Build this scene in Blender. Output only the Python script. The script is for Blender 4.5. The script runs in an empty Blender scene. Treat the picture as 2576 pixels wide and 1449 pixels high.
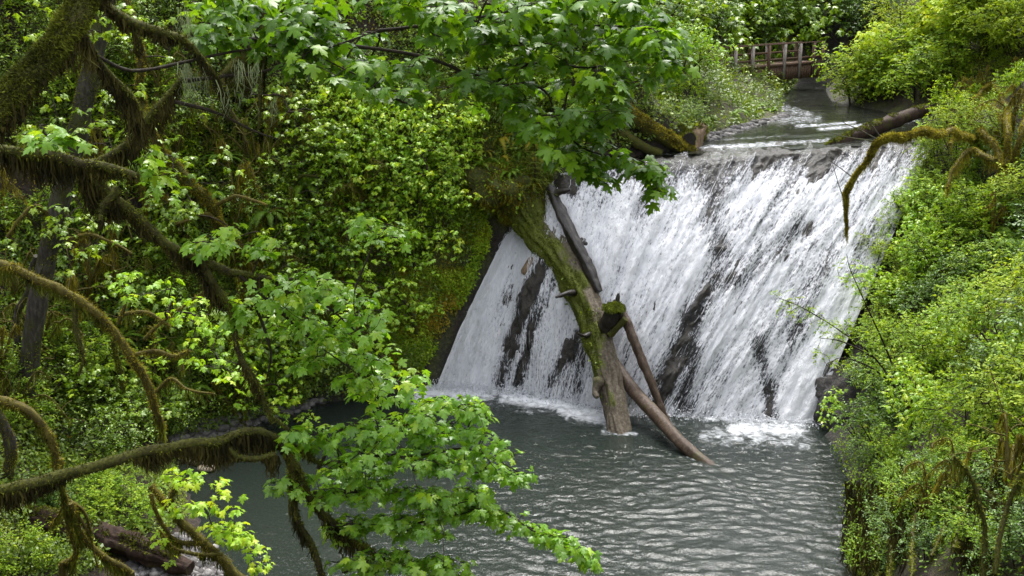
import bpy, math, random
import numpy as np
from mathutils import Vector
rng = np.random.default_rng(7); random.seed(7)
R = math.radians
scene = bpy.context.scene
COL = scene.collection
# ------------------------------------------------------------------ camera model
F_PX = 2474.0; CX, CY = 1288.0, 724.5
CAM = np.array([0, 0, 11.3]); PITCH = R(13.1)
CPt, SPt = math.cos(PITCH), math.sin(PITCH)
def ray(x, y):
    a = (np.asarray(x, float)-CX)/F_PX; b = -(np.asarray(y, float)-CY)/F_PX
    return np.stack([a, CPt+b*SPt, -SPt+b*CPt], -1)
def PY(x, y, Y):
    d = ray(x, y); return CAM + d*(np.asarray(Y, float)/d[..., 1])[..., None]
def PZ(x, y, z):
    d = ray(x, y); return CAM + d*((np.asarray(z, float)-CAM[2])/d[..., 2])[..., None]
def pix(P):
    q = P-CAM; f = q[..., 1]*CPt-q[..., 2]*SPt; u = q[..., 1]*SPt+q[..., 2]*CPt
    return CX+F_PX*q[..., 0]/f, CY-F_PX*u/f
def px2m(w, Y): return w/F_PX*Y*1.02
# ------------------------------------------------------------------ noise
def _h(i, j, k, s):
    n = (i*374761393 + j*668265263 + k*1274126177 + s*974711) & 0x7fffffff
    n = ((n ^ (n >> 13))*1103515245) & 0x7fffffff
    n = ((n ^ (n >> 16))*12345701) & 0x7fffffff
    return (n ^ (n >> 15) & 0xffff)/0x7fffffff
def vnoise(P, s=0):
    P = np.asarray(P, float); i = np.floor(P).astype(np.int64); f = P-i; f = f*f*(3-2*f)
    r = 0
    for a in (0, 1):
        for b in (0, 1):
            for c in (0, 1):
                w = (f[..., 0] if a else 1-f[..., 0])*(f[..., 1] if b else 1-f[..., 1])*(f[..., 2] if c else 1-f[..., 2])
                r = r + w*_h(i[..., 0]+a, i[..., 1]+b, i[..., 2]+c, s)
    return r*2-1
def fbm(P, s=0, o=4):
    r = 0; a = 1.0; P = np.asarray(P, float)
    for k in range(o): r = r+a*vnoise(P*2**k+17.3*k, s+k); a *= .5
    return r
def unit(v): return v/(np.linalg.norm(v, axis=-1, keepdims=True)+1e-9)
# ------------------------------------------------------------------ mesh builder
class MB:
    def __init__(s): s.V = []; s.F = []; s.A = []; s.n = 0; s.M = []
    def add(s, V, F, a=0.5, m=0):
        V = np.asarray(V, np.float32).reshape(-1, 3); F = np.asarray(F, np.int32)
        s.V.append(V); s.F.append(F+s.n); s.n += len(V)
        s.A.append(np.broadcast_to(np.asarray(a, np.float32), (len(F),)).copy()); s.M.append(np.full(len(F), m, np.int32))
        return s
    def build(s, name, mats, parent=None, smooth=True, uv=None, vattr=None):
        me = bpy.data.meshes.new(name)
        V = np.concatenate(s.V)
        q = parent
        while q is not None: V = V-np.array(q.location, np.float32); q = q.parent
        L = np.concatenate([f.ravel() for f in s.F]); tot = np.concatenate([np.full(len(f), f.shape[1], np.int32) for f in s.F])
        st = np.concatenate([[0], np.cumsum(tot)[:-1]]).astype(np.int32)
        me.vertices.add(len(V)); me.vertices.foreach_set('co', V.astype(np.float32).ravel())
        me.loops.add(len(L)); me.loops.foreach_set('vertex_index', L.astype(np.int32))
        me.polygons.add(len(tot)); me.polygons.foreach_set('loop_start', st); me.polygons.foreach_set('loop_total', tot)
        at = me.attributes.new('rnd', 'FLOAT', 'FACE'); at.data.foreach_set('value', np.concatenate(s.A))
        if vattr:
            for k, v in vattr.items():
                t = me.attributes.new(k, 'FLOAT', 'POINT'); t.data.foreach_set('value', np.asarray(v, np.float32))
        if uv is not None:
            l = me.uv_layers.new(name='UVMap'); l.data.foreach_set('uv', np.asarray(uv, np.float32)[L].ravel())
        for m in (mats if isinstance(mats, (list, tuple)) else [mats]): me.materials.append(m)
        mi = np.concatenate(s.M)
        if mi.any(): me.polygons.foreach_set('material_index', mi)
        if smooth: me.polygons.foreach_set('use_smooth', np.ones(len(tot), bool))
        me.update(calc_edges=True); me.validate()
        o = bpy.data.objects.new(name, me); COL.objects.link(o)
        if name in ('moss', 'hanging_moss', 'plant_tufts', 'hanging_lichen', 'twigs', 'limbs'): o['kind'] = 'stuff'
        if parent is not None: o.parent = parent
        return o
def empty(name, loc, label=None, cat=None, group=None):
    o = bpy.data.objects.new(name, None); COL.objects.link(o); o.location = [float(v) for v in loc]; o.empty_display_size = .2
    if label: tag(o, label, cat, group)
    return o
def tag(o, label=None, cat=None, group=None, kind=None):
    if label: o['label'] = label
    if cat: o['category'] = cat
    if group: o['group'] = group
    if kind: o['kind'] = kind
    return o
def copy_thing(o, loc, rot, sc, label, group=None, name=None):
    c = o.copy(); COL.objects.link(c); c.location = [float(v) for v in loc]; c.rotation_euler = rot
    c.scale = (sc, sc, sc) if not hasattr(sc, '__len__') else sc
    c['label'] = label
    if group: c['group'] = group
    elif 'group' in c: del c['group']
    for ch in o.children:
        d = ch.copy(); COL.objects.link(d); d.parent = c
        for g in ch.children:
            e = g.copy(); COL.objects.link(e); e.parent = d
    return c
# ------------------------------------------------------------------ geometry helpers
def smooth_path(P, n):
    P = np.asarray(P, float)
    if len(P) == 2: return P[0]+(P[1]-P[0])*np.linspace(0, 1, n)[:, None]
    Q = np.vstack([2*P[0]-P[1], P, 2*P[-1]-P[-2]])
    out = []
    for t in np.linspace(0, len(P)-1-1e-6, n):
        i = int(t); f = t-i; a, b, c, d = Q[i], Q[i+1], Q[i+2], Q[i+3]
        out.append(.5*((2*b)+(-a+c)*f+(2*a-5*b+4*c-d)*f*f+(-a+3*b-3*c+d)*f**3))
    return np.array(out)
def frames(P):
    T = np.gradient(P, axis=0); T = unit(T); n = len(P)
    N = np.zeros_like(P); a = np.array([0, 0, 1.0]); 
    if abs(T[0] @ a) > .9: a = np.array([1.0, 0, 0])
    N[0] = unit(a-T[0]*(a @ T[0]))
    for i in range(1, n):
        v = N[i-1]-T[i]*(N[i-1] @ T[i]); N[i] = unit(v)
    return T, N, np.cross(T, N)
def tube(mb, P, r, k=8, rough=0.0, ridges=0.0, seed=0, cap=True, a=.5, m=0, nf=4.0):
    P = np.asarray(P, float); r = np.broadcast_to(np.asarray(r, float), (len(P),)); n = len(P)
    T, N, B = frames(P); th = np.linspace(0, 2*np.pi, k, endpoint=False)
    D = N[:, None]*np.cos(th)[None, :, None]+B[:, None]*np.sin(th)[None, :, None]
    V = P[:, None]+D*r[:, None, None]
    if rough or ridges:
        ln = np.concatenate([[0], np.cumsum(np.linalg.norm(np.diff(P, axis=0), axis=1))])
        q = fbm(V*nf/np.maximum(r.max()*6, .2), seed, 4)*rough
        if ridges:
            cyl = np.stack([np.cos(th)[None]*5+0*ln[:, None], np.sin(th)[None]*5+0*ln[:, None], ln[:, None]*.9+0*th[None]], -1)
            q = q+ridges*fbm(cyl, seed+9, 3)
        V = V+D*(q*r[:, None])[..., None]
    V = V.reshape(-1, 3)
    i = np.arange(n-1)[:, None]*k; j = np.arange(k)[None]; j2 = (j+1) % k
    F = np.stack([i+j, i+j2, i+k+j2, i+k+j], -1).reshape(-1, 4)
    mb.add(V, F, a, m)
    if cap:
        for e, P0 in ((0, P[0]), (n-1, P[-1])):
            ring = V[e*k:(e+1)*k]; W = np.vstack([ring, ring.mean(0)])
            idx = np.arange(k); F3 = np.stack([idx, (idx+1) % k, np.full(k, k)], -1)
            if e == 0: F3 = F3[:, ::-1]
            mb.add(W, F3, a, m)
    return V.reshape(n, k, 3), D
def pathpx(pts, n=30):
    """pts: (px, py, Y) -> smooth world path"""
    p = np.array(pts, float); return smooth_path(PY(p[:, 0], p[:, 1], p[:, 2]), n)
# leaves -----------------------------------------------------------
_half = [(0, 0), (.11, -.06), (.36, -.03), (.29, .10), (.23, .17), (.43, .26), (.58, .47), (.43, .46), (.36, .55), (.17, .43), (.20, .60), (.25, .73), (.12, .76), (0, 1.0)]
def _maple(half, hub=.26):
    o = [(x, y) for x, y in half]+[(-x, y) for x, y in half[-2:0:-1]]
    o = np.array(o); V = np.vstack([[(0, hub)], o]); n = len(o)
    z = -.30*np.abs(V[:, 0])**1.3-.28*np.maximum(V[:, 1]-hub, 0)**1.6-.25*np.maximum(hub-V[:, 1], 0)+.10*np.sin(V[:, 0]*9)*np.abs(V[:, 0])
    z[0] += .03
    V = np.column_stack([V, z]); F = np.array([(0, 1+i, 1+(i+1) % n) for i in range(n)])
    return V, F
MAPLE = _maple(_half)
MAPLE_LO = _maple([(0, 0), (.34, -.02), (.23, .17), (.56, .46), (.17, .43), (.22, .7), (0, 1.0)])
OVATE = (np.array([(0, 0, 0), (.22, .3, -.05), (.24, .55, -.06), (0, 1, -.14), (-.24, .55, -.06), (-.22, .3, -.05), (0, .45, .03)]),
         np.array([(0, 1, 6), (1, 2, 6), (2, 3, 6), (3, 4, 6), (4, 5, 6), (5, 0, 6)]))
OVATE_LO = (np.array([(0, 0, 0), (.3, .45, -.06), (0, 1, -.12), (-.3, .45, -.06)]), np.array([(0, 1, 2), (0, 2, 3)]))
def leaves(mb, tpl, P, A, N, S, a=None, m=0):
    T, F = tpl; n = len(P)
    Y = unit(np.asarray(A)); Z = unit(N-Y*(N*Y).sum(-1, keepdims=True)); X = np.cross(Y, Z)
    S = np.broadcast_to(np.asarray(S, float), (n,))[:, None, None]
    V = P[:, None]+S*(T[None, :, 0:1]*X[:, None]+T[None, :, 1:2]*Y[:, None]+T[None, :, 2:3]*Z[:, None])
    if a is None: a = rng.random(n)
    Fa = (F[None]+(np.arange(n)*len(T))[:, None, None]).reshape(-1, F.shape[1])
    mb.add(V.reshape(-1, 3), Fa, np.repeat(a, len(F)), m)
def rdir(n):
    v = rng.normal(size=(n, 3)); return unit(v)
def maple_clusters(mb, C, size, per=(4, 8), tpl=MAPLE, spread=.9, droop=(.25, .95), hue=None, stems=None):
    """rosettes of drooping leaves round each target point"""
    C = np.asarray(C); k = rng.integers(per[0], per[1]+1, len(C)); idx = np.repeat(np.arange(len(C)), k); n = len(idx)
    az = rng.uniform(0, 2*np.pi, n); rad = np.stack([np.cos(az), np.sin(az), 0*az], -1)
    P = C[idx]+rad*(size*rng.uniform(.15, spread, n))[:, None]+np.stack([0*az, 0*az, rng.normal(0, .22, n)*size], -1)
    dr = rng.uniform(droop[0], droop[1], n)
    A = rad*(1-.45*dr)[:, None]+np.array([0, 0, -1])*dr[:, None]+rng.normal(0, .15, (n, 3))
    N = np.array([0, 0, 1.0])+rad*(.5*dr)[:, None]+rng.normal(0, .28, (n, 3))
    S = size*rng.uniform(.65, 1.15, n)
    h = rng.random(len(C))[idx]*.5+rng.random(n)*.5
    leaves(mb, tpl, P, A, N, S, h)
    if stems is not None:
        Q = C[idx]; W = np.full((n, 3), 0.0); W[:, 2] = .004; 
        V = np.stack([Q-W, Q+W, P], 1).reshape(-1, 3); stems.add(V, np.arange(3*n).reshape(-1, 3))
def twig_leaves(mb, C, D, size, per=(7, 12), length=.35, tpl=OVATE, stems=None, flat=.5):
    """short leafy twigs: alternate leaves along a stem"""
    k = rng.integers(per[0], per[1]+1, len(C)); idx = np.repeat(np.arange(len(C)), k); n = len(idx)
    st = np.concatenate([np.arange(q) for q in k]); t = (st+.5)/np.repeat(k, k)
    D = unit(D); side = unit(np.cross(D, np.array([0, 0, 1.0]))+1e-3)
    P = C[idx]+D[idx]*((t-.5)*length)[:, None]-np.array([0, 0, 1])*(t**2*length*.25)[:, None]
    sg = np.where(st % 2 == 0, 1, -1)[:, None]
    A = side[idx]*sg+D[idx]*.6+rng.normal(0, .35, (n, 3))-np.array([0, 0, .25])
    N = np.array([0, 0, 1.0])+rng.normal(0, flat, (n, 3))
    h = rng.random(len(C))[idx]*.5+rng.random(n)*.5
    leaves(mb, tpl, P, A, N, size*rng.uniform(.6, 1.2, n), h)
    if stems is not None:
        e0 = C-D*length*.6; e1 = C+D*length*.5-np.array([0, 0, 1])*length*.25; w = side*.006
        V = np.stack([e0-w, e0+w, e1], 1).reshape(-1, 3); stems.add(V, np.arange(3*len(C)).reshape(-1, 3))
def grow(mb, seeds, targets, r0=.006, ex=.45, bow=.12, k=4, rmax=.05):
    """greedy branching: each leaf target joins the nearest point of the tree so far; radius from what it carries"""
    seeds = np.asarray(seeds, float); targets = np.asarray(targets, float)
    nodes = [s for s in seeds]; par = [-1]*len(nodes); ns = len(nodes); segs = []
    d = np.array([np.min(((seeds-t)**2).sum(1)) for t in targets]); od = np.argsort(d)
    arr = np.zeros((ns+4*len(targets), 3)); arr[:ns] = seeds; cnt = ns; out = np.zeros_like(targets)
    par = np.full(len(arr), -1)
    for ti in od:
        t = targets[ti]; j = int(np.argmin(((arr[:cnt]-t)**2).sum(1))); s = arr[j]; v = t-s; L = np.linalg.norm(v)
        o = rng.normal(0, bow*.6, 3)*L; o[2] += bow*L*.6
        ids = [j]; pv = j
        for f in ((.3, .6, 1.0) if L > .12 else (1.0,)):
            arr[cnt] = s+v*f+o*math.sin(math.pi*f)*.8; par[cnt] = pv; pv = cnt; ids.append(cnt); cnt += 1
        segs.append(ids); out[ti] = v/(L+1e-6)
    w = np.zeros(cnt); 
    for ids in segs: w[ids[-1]] += 1
    for i in range(cnt-1, ns-1, -1):
        if par[i] >= 0: w[par[i]] += w[i]
    for ids in segs:
        rr = np.minimum(r0*np.maximum(w[ids], 1)**ex, rmax); rr[0] = min(rr[0], rr[1]*1.25)
        tube(mb, arr[ids], rr, k, cap=False)
    return out
# moss ----------------------------------------------------------------
def moss_on(mb, V, D, length=.05, dens=900, width=.016, down=.35, keep=None):
    """short moss blades on a tube surface (V,D from tube())"""
    n, k, _ = V.shape
    A0 = np.linalg.norm(V[1:]-V[:-1], axis=-1).mean()*np.linalg.norm(V[:, 1]-V[:, 0], axis=-1).mean()*(n-1)*k
    N = int(max(40, dens*A0)); N = min(N, 42000)
    i = rng.integers(0, n-1, N); j = rng.integers(0, k, N); f = rng.random((N, 1)); g = rng.random((N, 1)); j2 = (j+1) % k
    P = (V[i, j]*(1-f)+V[i+1, j]*f)*(1-g)+(V[i, j2]*(1-f)+V[i+1, j2]*f)*g
    Dn = unit(D[i, j]*(1-g)+D[i, j2]*g)
    if keep is not None:
        q = keep(P, Dn); P = P[q]; Dn = Dn[q]; N = len(P)
    if N == 0: return
    ax = unit(Dn+rng.normal(0, .45, (N, 3))+np.array([0, 0, -down])*rng.random((N, 1))); ll = length*rng.uniform(.4, 1.3, (N, 1))
    ll = ll*(1+.6*np.clip(fbm(P*5, 3, 2), -1, 1))[:, None]
    s = unit(np.cross(ax, rdir(N)))*width*rng.uniform(.6, 1.3, (N, 1))
    P = P-Dn*.008
    W = np.stack([P-s, P+s, P+ax*ll], 1).reshape(-1, 3); mb.add(W, np.arange(3*N).reshape(-1, 3), rng.random(N))
def hang_moss(mb, P, r, n, lmax=.3, width=.012, seed=0, clump=3.0, sway=.15):
    """strands hanging from the underside of a path"""
    P = np.asarray(P); m = len(P); t = rng.uniform(0, m-1.001, n); i = t.astype(int); f = (t-i)[:, None]
    C = P[i]*(1-f)+P[i+1]*f; rr = (np.asarray(r)[i]*(1-f[:, 0])+np.asarray(r)[i+1]*f[:, 0])
    c = np.clip(.5+.9*fbm(C*clump, seed, 2), .06, 1.4); L = lmax*c*rng.uniform(.25, 1, n)
    o = rng.normal(0, 1, (n, 3))*rr[:, None]*.45; o[:, 2] = -rr*rng.uniform(.2, .95, n); C = C+o
    strands(mb, C, L, width, sway)
def strands(mb, C, L, width=.012, sway=.15):
    n = len(C); az = rng.uniform(0, 2*np.pi, n); s = np.stack([np.cos(az), np.sin(az), 0*az], -1)*width*rng.uniform(.5, 1.3, (n, 1))
    rows = []
    w = [1, .9, .6, .12]; off = rng.normal(0, sway, (n, 3, 2))
    for q, z in enumerate((0, .35, .7, 1.0)):
        c = C.copy(); c[:, 2] -= L*z
        if q: c[:, :2] += off[:, q-1]*(L*z)[:, None]
        rows += [c-s*w[q], c+s*w[q]]
    V = np.stack(rows, 1).reshape(-1, 3); b = np.arange(n)[:, None]*8
    F = np.concatenate([b+np.array([2*q, 2*q+1, 2*q+3, 2*q+2]) for q in range(3)], 0)
    mb.add(V, F, np.tile(rng.random(n), 3))
# ================================================================== materials
def new_mat(name):
    m = bpy.data.materials.new(name); m.use_nodes = True; nt = m.node_tree; nt.nodes.clear()
    out = nt.nodes.new('ShaderNodeOutputMaterial'); return m, nt, out
def nd(nt, t, **kw):
    n = nt.nodes.new(t)
    for k, v in kw.items():
        if k in n.inputs: n.inputs[k].default_value = v
        else: setattr(n, k, v)
    return n
def ramp(nt, stops, fac=None):
    n = nt.nodes.new('ShaderNodeValToRGB'); e = n.color_ramp.elements
    while len(e) > 1: e.remove(e[-1])
    e[0].position = stops[0][0]; e[0].color = (*stops[0][1], 1)
    for p, c in stops[1:]:
        q = e.new(p); q.color = (*c, 1)
    if fac is not None: nt.links.new(fac, n.inputs[0])
    return n
def g3(v): return (v, v, v)
def leaf_mat(name, c0, c1, c2, trans=.4, rough=.38, spec=.5, tcol=(1.35, 1.25, .55)):
    c0, c1, c2 = [tuple(min(.6, v*g) for v, g in zip(c, GAIN)) for c in (c0, c1, c2)]
    m, nt, out = new_mat(name); L = nt.links.new
    at = nd(nt, 'ShaderNodeAttribute', attribute_name='rnd'); oi = nd(nt, 'ShaderNodeObjectInfo')
    mx = nd(nt, 'ShaderNodeMath', operation='MULTIPLY_ADD'); L(oi.outputs['Random'], mx.inputs[0]); mx.inputs[1].default_value = .24; L(at.outputs['Fac'], mx.inputs[2])
    sb = nd(nt, 'ShaderNodeMath', operation='SUBTRACT'); L(mx.outputs[0], sb.inputs[0]); sb.inputs[1].default_value = .12
    r = ramp(nt, [(0, c0), (.55, c1), (1, c2)], sb.outputs[0])
    tx = nd(nt, 'ShaderNodeTexNoise', Scale=23.0, Detail=2.0); geo = nd(nt, 'ShaderNodeNewGeometry'); L(geo.outputs['Position'], tx.inputs['Vector'])
    mr = nd(nt, 'ShaderNodeMapRange'); mr.inputs[3].default_value = .72; mr.inputs[4].default_value = 1.28; L(tx.outputs[0], mr.inputs[0])
    mul = nd(nt, 'ShaderNodeMix', data_type='RGBA', blend_type='MULTIPLY'); mul.inputs[0].default_value = 1; L(r.outputs[0], mul.inputs[6]); L(mr.outputs[0], mul.inputs[7])
    p = nd(nt, 'ShaderNodeBsdfPrincipled', Roughness=rough); p.inputs['Specular IOR Level'].default_value = spec; L(mul.outputs[2], p.inputs['Base Color'])
    t = nd(nt, 'ShaderNodeBsdfTranslucent'); tm = nd(nt, 'ShaderNodeMix', data_type='RGBA', blend_type='MULTIPLY'); tm.inputs[0].default_value = 1; tm.clamp_result = False
    L(mul.outputs[2], tm.inputs[6]); tm.inputs[7].default_value = (*tcol, 1); L(tm.outputs[2], t.inputs['Color'])
    mi = nd(nt, 'ShaderNodeMixShader', Fac=trans); L(p.outputs[0], mi.inputs[1]); L(t.outputs[0], mi.inputs[2]); L(mi.outputs[0], out.inputs[0])
    return m
def fuzz_mat(name, stops, trans=.15, rough=.9, scale=3.0):
    """moss, lichen: colour by a broad noise plus blade variation"""
    m, nt, out = new_mat(name); L = nt.links.new
    at = nd(nt, 'ShaderNodeAttribute', attribute_name='rnd'); geo = nd(nt, 'ShaderNodeNewGeometry')
    tx = nd(nt, 'ShaderNodeTexNoise', Scale=scale, Detail=4.0); L(geo.outputs['Position'], tx.inputs['Vector'])
    a = nd(nt, 'ShaderNodeMath', operation='MULTIPLY_ADD'); L(at.outputs['Fac'], a.inputs[0]); a.inputs[1].default_value = .45
    b = nd(nt, 'ShaderNodeMath', operation='MULTIPLY_ADD'); L(tx.outputs[0], b.inputs[0]); b.inputs[1].default_value = 1.3; b.inputs[2].default_value = -.38; L(b.outputs[0], a.inputs[2])
    r = ramp(nt, stops, a.outputs[0])
    p = nd(nt, 'ShaderNodeBsdfPrincipled', Roughness=rough); p.inputs['Specular IOR Level'].default_value = .2; L(r.outputs[0], p.inputs['Base Color'])
    t = nd(nt, 'ShaderNodeBsdfTranslucent'); L(r.outputs[0], t.inputs['Color'])
    mi = nd(nt, 'ShaderNodeMixShader', Fac=trans); L(p.outputs[0], mi.inputs[1]); L(t.outputs[0], mi.inputs[2]); L(mi.outputs[0], out.inputs[0])
    return m
def bark_mat(name, stops, scale=4.0, rough=.85, bump=.6, moss=None, moss_amt=.5, stretch=(1, 1, .25), moss_attr=None, spec=.3):
    m, nt, out = new_mat(name); L = nt.links.new
    tc = nd(nt, 'ShaderNodeTexCoord'); mp = nd(nt, 'ShaderNodeMapping'); mp.inputs['Scale'].default_value = stretch; L(tc.outputs['Object'], mp.inputs[0])
    n1 = nd(nt, 'ShaderNodeTexNoise', Scale=scale*3, Detail=6.0, Roughness=.65); L(mp.outputs[0], n1.inputs['Vector'])
    n2 = nd(nt, 'ShaderNodeTexNoise', Scale=scale*.35, Detail=5.0, Roughness=.6); L(tc.outputs['Object'], n2.inputs['Vector'])
    r = ramp(nt, stops, n1.outputs[0]); colo = r.outputs[0]
    if moss:
        mr = nd(nt, 'ShaderNodeMapRange'); mr.inputs[1].default_value = 1-moss_amt-.08; mr.inputs[2].default_value = 1-moss_amt+.08
        if moss_attr:
            at = nd(nt, 'ShaderNodeAttribute', attribute_name=moss_attr); ad = nd(nt, 'ShaderNodeMath', operation='ADD'); L(at.outputs['Fac'], ad.inputs[0]); L(n2.outputs[0], ad.inputs[1]); L(ad.outputs[0], mr.inputs[0])
        else: L(n2.outputs[0], mr.inputs[0])
        n3 = nd(nt, 'ShaderNodeTexNoise', Scale=scale*8, Detail=4.0); L(tc.outputs['Object'], n3.inputs['Vector'])
        r2 = ramp(nt, moss, n3.outputs[0]); mx = nd(nt, 'ShaderNodeMix', data_type='RGBA'); L(mr.outputs[0], mx.inputs[0]); L(colo, mx.inputs[6]); L(r2.outputs[0], mx.inputs[7]); colo = mx.outputs[2]
    p = nd(nt, 'ShaderNodeBsdfPrincipled', Roughness=rough); p.inputs['Specular IOR Level'].default_value = spec; L(colo, p.inputs['Base Color'])
    bp = nd(nt, 'ShaderNodeBump', Strength=bump, Distance=.03); L(n1.outputs[0], bp.inputs['Height']); L(bp.outputs[0], p.inputs['Normal']); L(p.outputs[0], out.inputs[0])
    return m
M = {}
GAIN = (2.35, 1.8, .72)
M['maple'] = leaf_mat('maple_leaf', (.02, .066, .009), (.048, .135, .015), (.115, .24, .026), .45, .34, .42)
M['maple_young'] = leaf_mat('young_maple_leaf', (.07, .19, .02), (.12, .27, .03), (.21, .36, .05), .42, .42, .4)
M['maple_bright'] = leaf_mat('bright_maple_leaf', (.055, .165, .022), (.095, .235, .035), (.19, .36, .06), .42, .34, .7)
M['understory'] = leaf_mat('understory_leaf', (.04, .10, .013), (.08, .18, .022), (.145, .26, .035), .35, .3, .65)
M['maple_lime'] = leaf_mat('lime_vine_maple_leaf', (.075, .20, .025), (.13, .28, .038), (.22, .38, .06), .42, .34, .6)
M['shrub'] = leaf_mat('shrub_leaf', (.045, .115, .018), (.09, .195, .028), (.18, .30, .045), .4, .5, .25)
M['shrub_pale'] = leaf_mat('pale_shrub_leaf', (.07, .15, .03), (.12, .22, .042), (.19, .30, .07), .4, .55, .22)
M['shrub_dark'] = leaf_mat('dark_shrub_leaf', (.022, .065, .018), (.042, .11, .028), (.08, .17, .045), .33, .42, .5)
M['lime'] = leaf_mat('lime_maple_leaf', (.11, .23, .03), (.19, .34, .045), (.30, .44, .075), .42, .5, .35)
M['far'] = leaf_mat('far_leaf', (.028, .085, .03), (.055, .14, .048), (.10, .21, .07), .38, .5, .4)
M['fern'] = leaf_mat('fern_leaf', (.035, .10, .018), (.07, .16, .028), (.13, .23, .045), .35, .5, .35)
M['fern_gold'] = leaf_mat('yellowing_fern_leaf', (.09, .13, .025), (.14, .18, .035), (.22, .2, .05), .35, .55, .3)
M['needle'] = leaf_mat('sapling_needle', (.07, .14, .04), (.12, .21, .06), (.2, .29, .09), .3, .5, .3)
M['cover'] = leaf_mat('ground_cover_leaf', (.026, .062, .012), (.06, .125, .02), (.12, .195, .034), .3, .42, .5)
M['cover_gold'] = leaf_mat('cliff_creeper_leaf', (.045, .085, .012), (.10, .12, .022), (.22, .19, .04), .3, .6, .3)
M['moss'] = fuzz_mat('moss', [(0, (.016, .016, .003)), (.35, (.06, .07, .007)), (.65, (.16, .18, .016)), (1, (.31, .33, .03))], .2)
M['moss_gold'] = fuzz_mat('golden_moss', [(0, (.05, .038, .006)), (.35, (.13, .11, .012)), (.65, (.30, .26, .024)), (1, (.5, .44, .05))], .4)
M['moss_green'] = fuzz_mat('green_moss', [(0, (.025, .032, .004)), (.4, (.075, .095, .009)), (.7, (.15, .185, .015)), (1, (.25, .30, .025))], .2)
M['moss_dark'] = fuzz_mat('old_hanging_moss', [(0, (.010, .009, .003)), (.4, (.028, .024, .006)), (.75, (.075, .066, .013)), (1, (.16, .145, .03))], .2)
M['lichen'] = fuzz_mat('pale_lichen', [(0, (.12, .14, .07)), (.5, (.22, .26, .13)), (1, (.34, .38, .2))], .35)
M['twig'] = bark_mat('twig_bark', [(.3, (.012, .009, .005)), (.6, (.035, .026, .015)), (.8, (.07, .055, .035))], 6)
M['bark_moss'] = bark_mat('mossy_bark', [(.3, (.012, .009, .005)), (.55, (.04, .03, .014)), (.8, (.08, .06, .03))], 5, moss=[(.3, (.025, .025, .004)), (.6, (.075, .078, .01)), (.8, (.13, .135, .02))], moss_amt=.6)
M['bark_gold'] = bark_mat('golden_mossy_bark', [(.3, (.04, .032, .008)), (.6, (.10, .085, .014)), (.8, (.18, .155, .028))], 5)
M['bark_grey'] = bark_mat('grey_bark', [(.3, (.018, .015, .012)), (.5, (.05, .044, .036)), (.75, (.12, .11, .092))], 4, moss=[(.3, (.02, .025, .005)), (.7, (.07, .075, .012))], moss_amt=.42)
M['log'] = bark_mat('weathered_log', [(.25, (.03, .023, .014)), (.45, (.09, .072, .05)), (.62, (.155, .13, .097)), (.8, (.25, .22, .175))], 3.2, .8, 1.0, moss=[(.3, (.035, .042, .006)), (.55, (.09, .105, .012)), (.8, (.17, .19, .02))], moss_amt=.5, moss_attr='mossy', stretch=(1, 1, 1))
M['log_wet'] = bark_mat('wet_log', [(.3, (.012, .007, .005)), (.55, (.03, .019, .014)), (.8, (.07, .05, .038))], 3.5, .35, .8, spec=.5, moss=[(.3, (.04, .05, .006)), (.7, (.11, .12, .014))], moss_amt=.33)
M['log_red'] = bark_mat('reddish_log', [(.3, (.045, .018, .008)), (.55, (.13, .05, .025)), (.8, (.24, .12, .07))], 3.5, .75, .9, moss=[(.3, (.05, .05, .006)), (.55, (.13, .11, .012)), (.8, (.2, .17, .02))], moss_amt=.55)
M['log_brown'] = bark_mat('brown_log', [(.3, (.026, .016, .010)), (.55, (.07, .046, .030)), (.8, (.14, .10, .07))], 3.5, .55, .9, moss=[(.3, (.03, .035, .008)), (.7, (.10, .10, .02))], moss_amt=.36)
M['log_rot'] = bark_mat('rotten_log', [(.3, (.012, .007, .004)), (.55, (.034, .018, .011)), (.8, (.08, .05, .034))], 3.5, .8, .9, moss=[(.3, (.03, .03, .005)), (.7, (.09, .085, .014))], moss_amt=.36)
M['log_dark'] = bark_mat('dark_wet_wood', [(.3, (.006, .005, .004)), (.55, (.02, .015, .011)), (.8, (.05, .038, .03))], 4, .4, .8, spec=.5)
M['wood_cut'] = bark_mat('split_wood', [(.3, (.09, .06, .035)), (.55, (.2, .14, .085)), (.8, (.32, .25, .17))], 5, .8, .6)
M['plank'] = bark_mat('bridge_timber', [(.3, (.04, .023, .014)), (.55, (.105, .064, .042)), (.8, (.2, .135, .095))], 5, .85, .5, stretch=(3, 3, .4))
M['plank_pale'] = bark_mat('bleached_timber', [(.3, (.12, .10, .09)), (.55, (.26, .23, .205)), (.8, (.42, .38, .35))], 5, .85, .4)
M['stone_pale'] = bark_mat('pale_stone', [(.3, (.25, .2, .14)), (.6, (.42, .35, .26)), (.8, (.55, .48, .38))], 3, .8, .5, stretch=(1, 1, 1))
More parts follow.
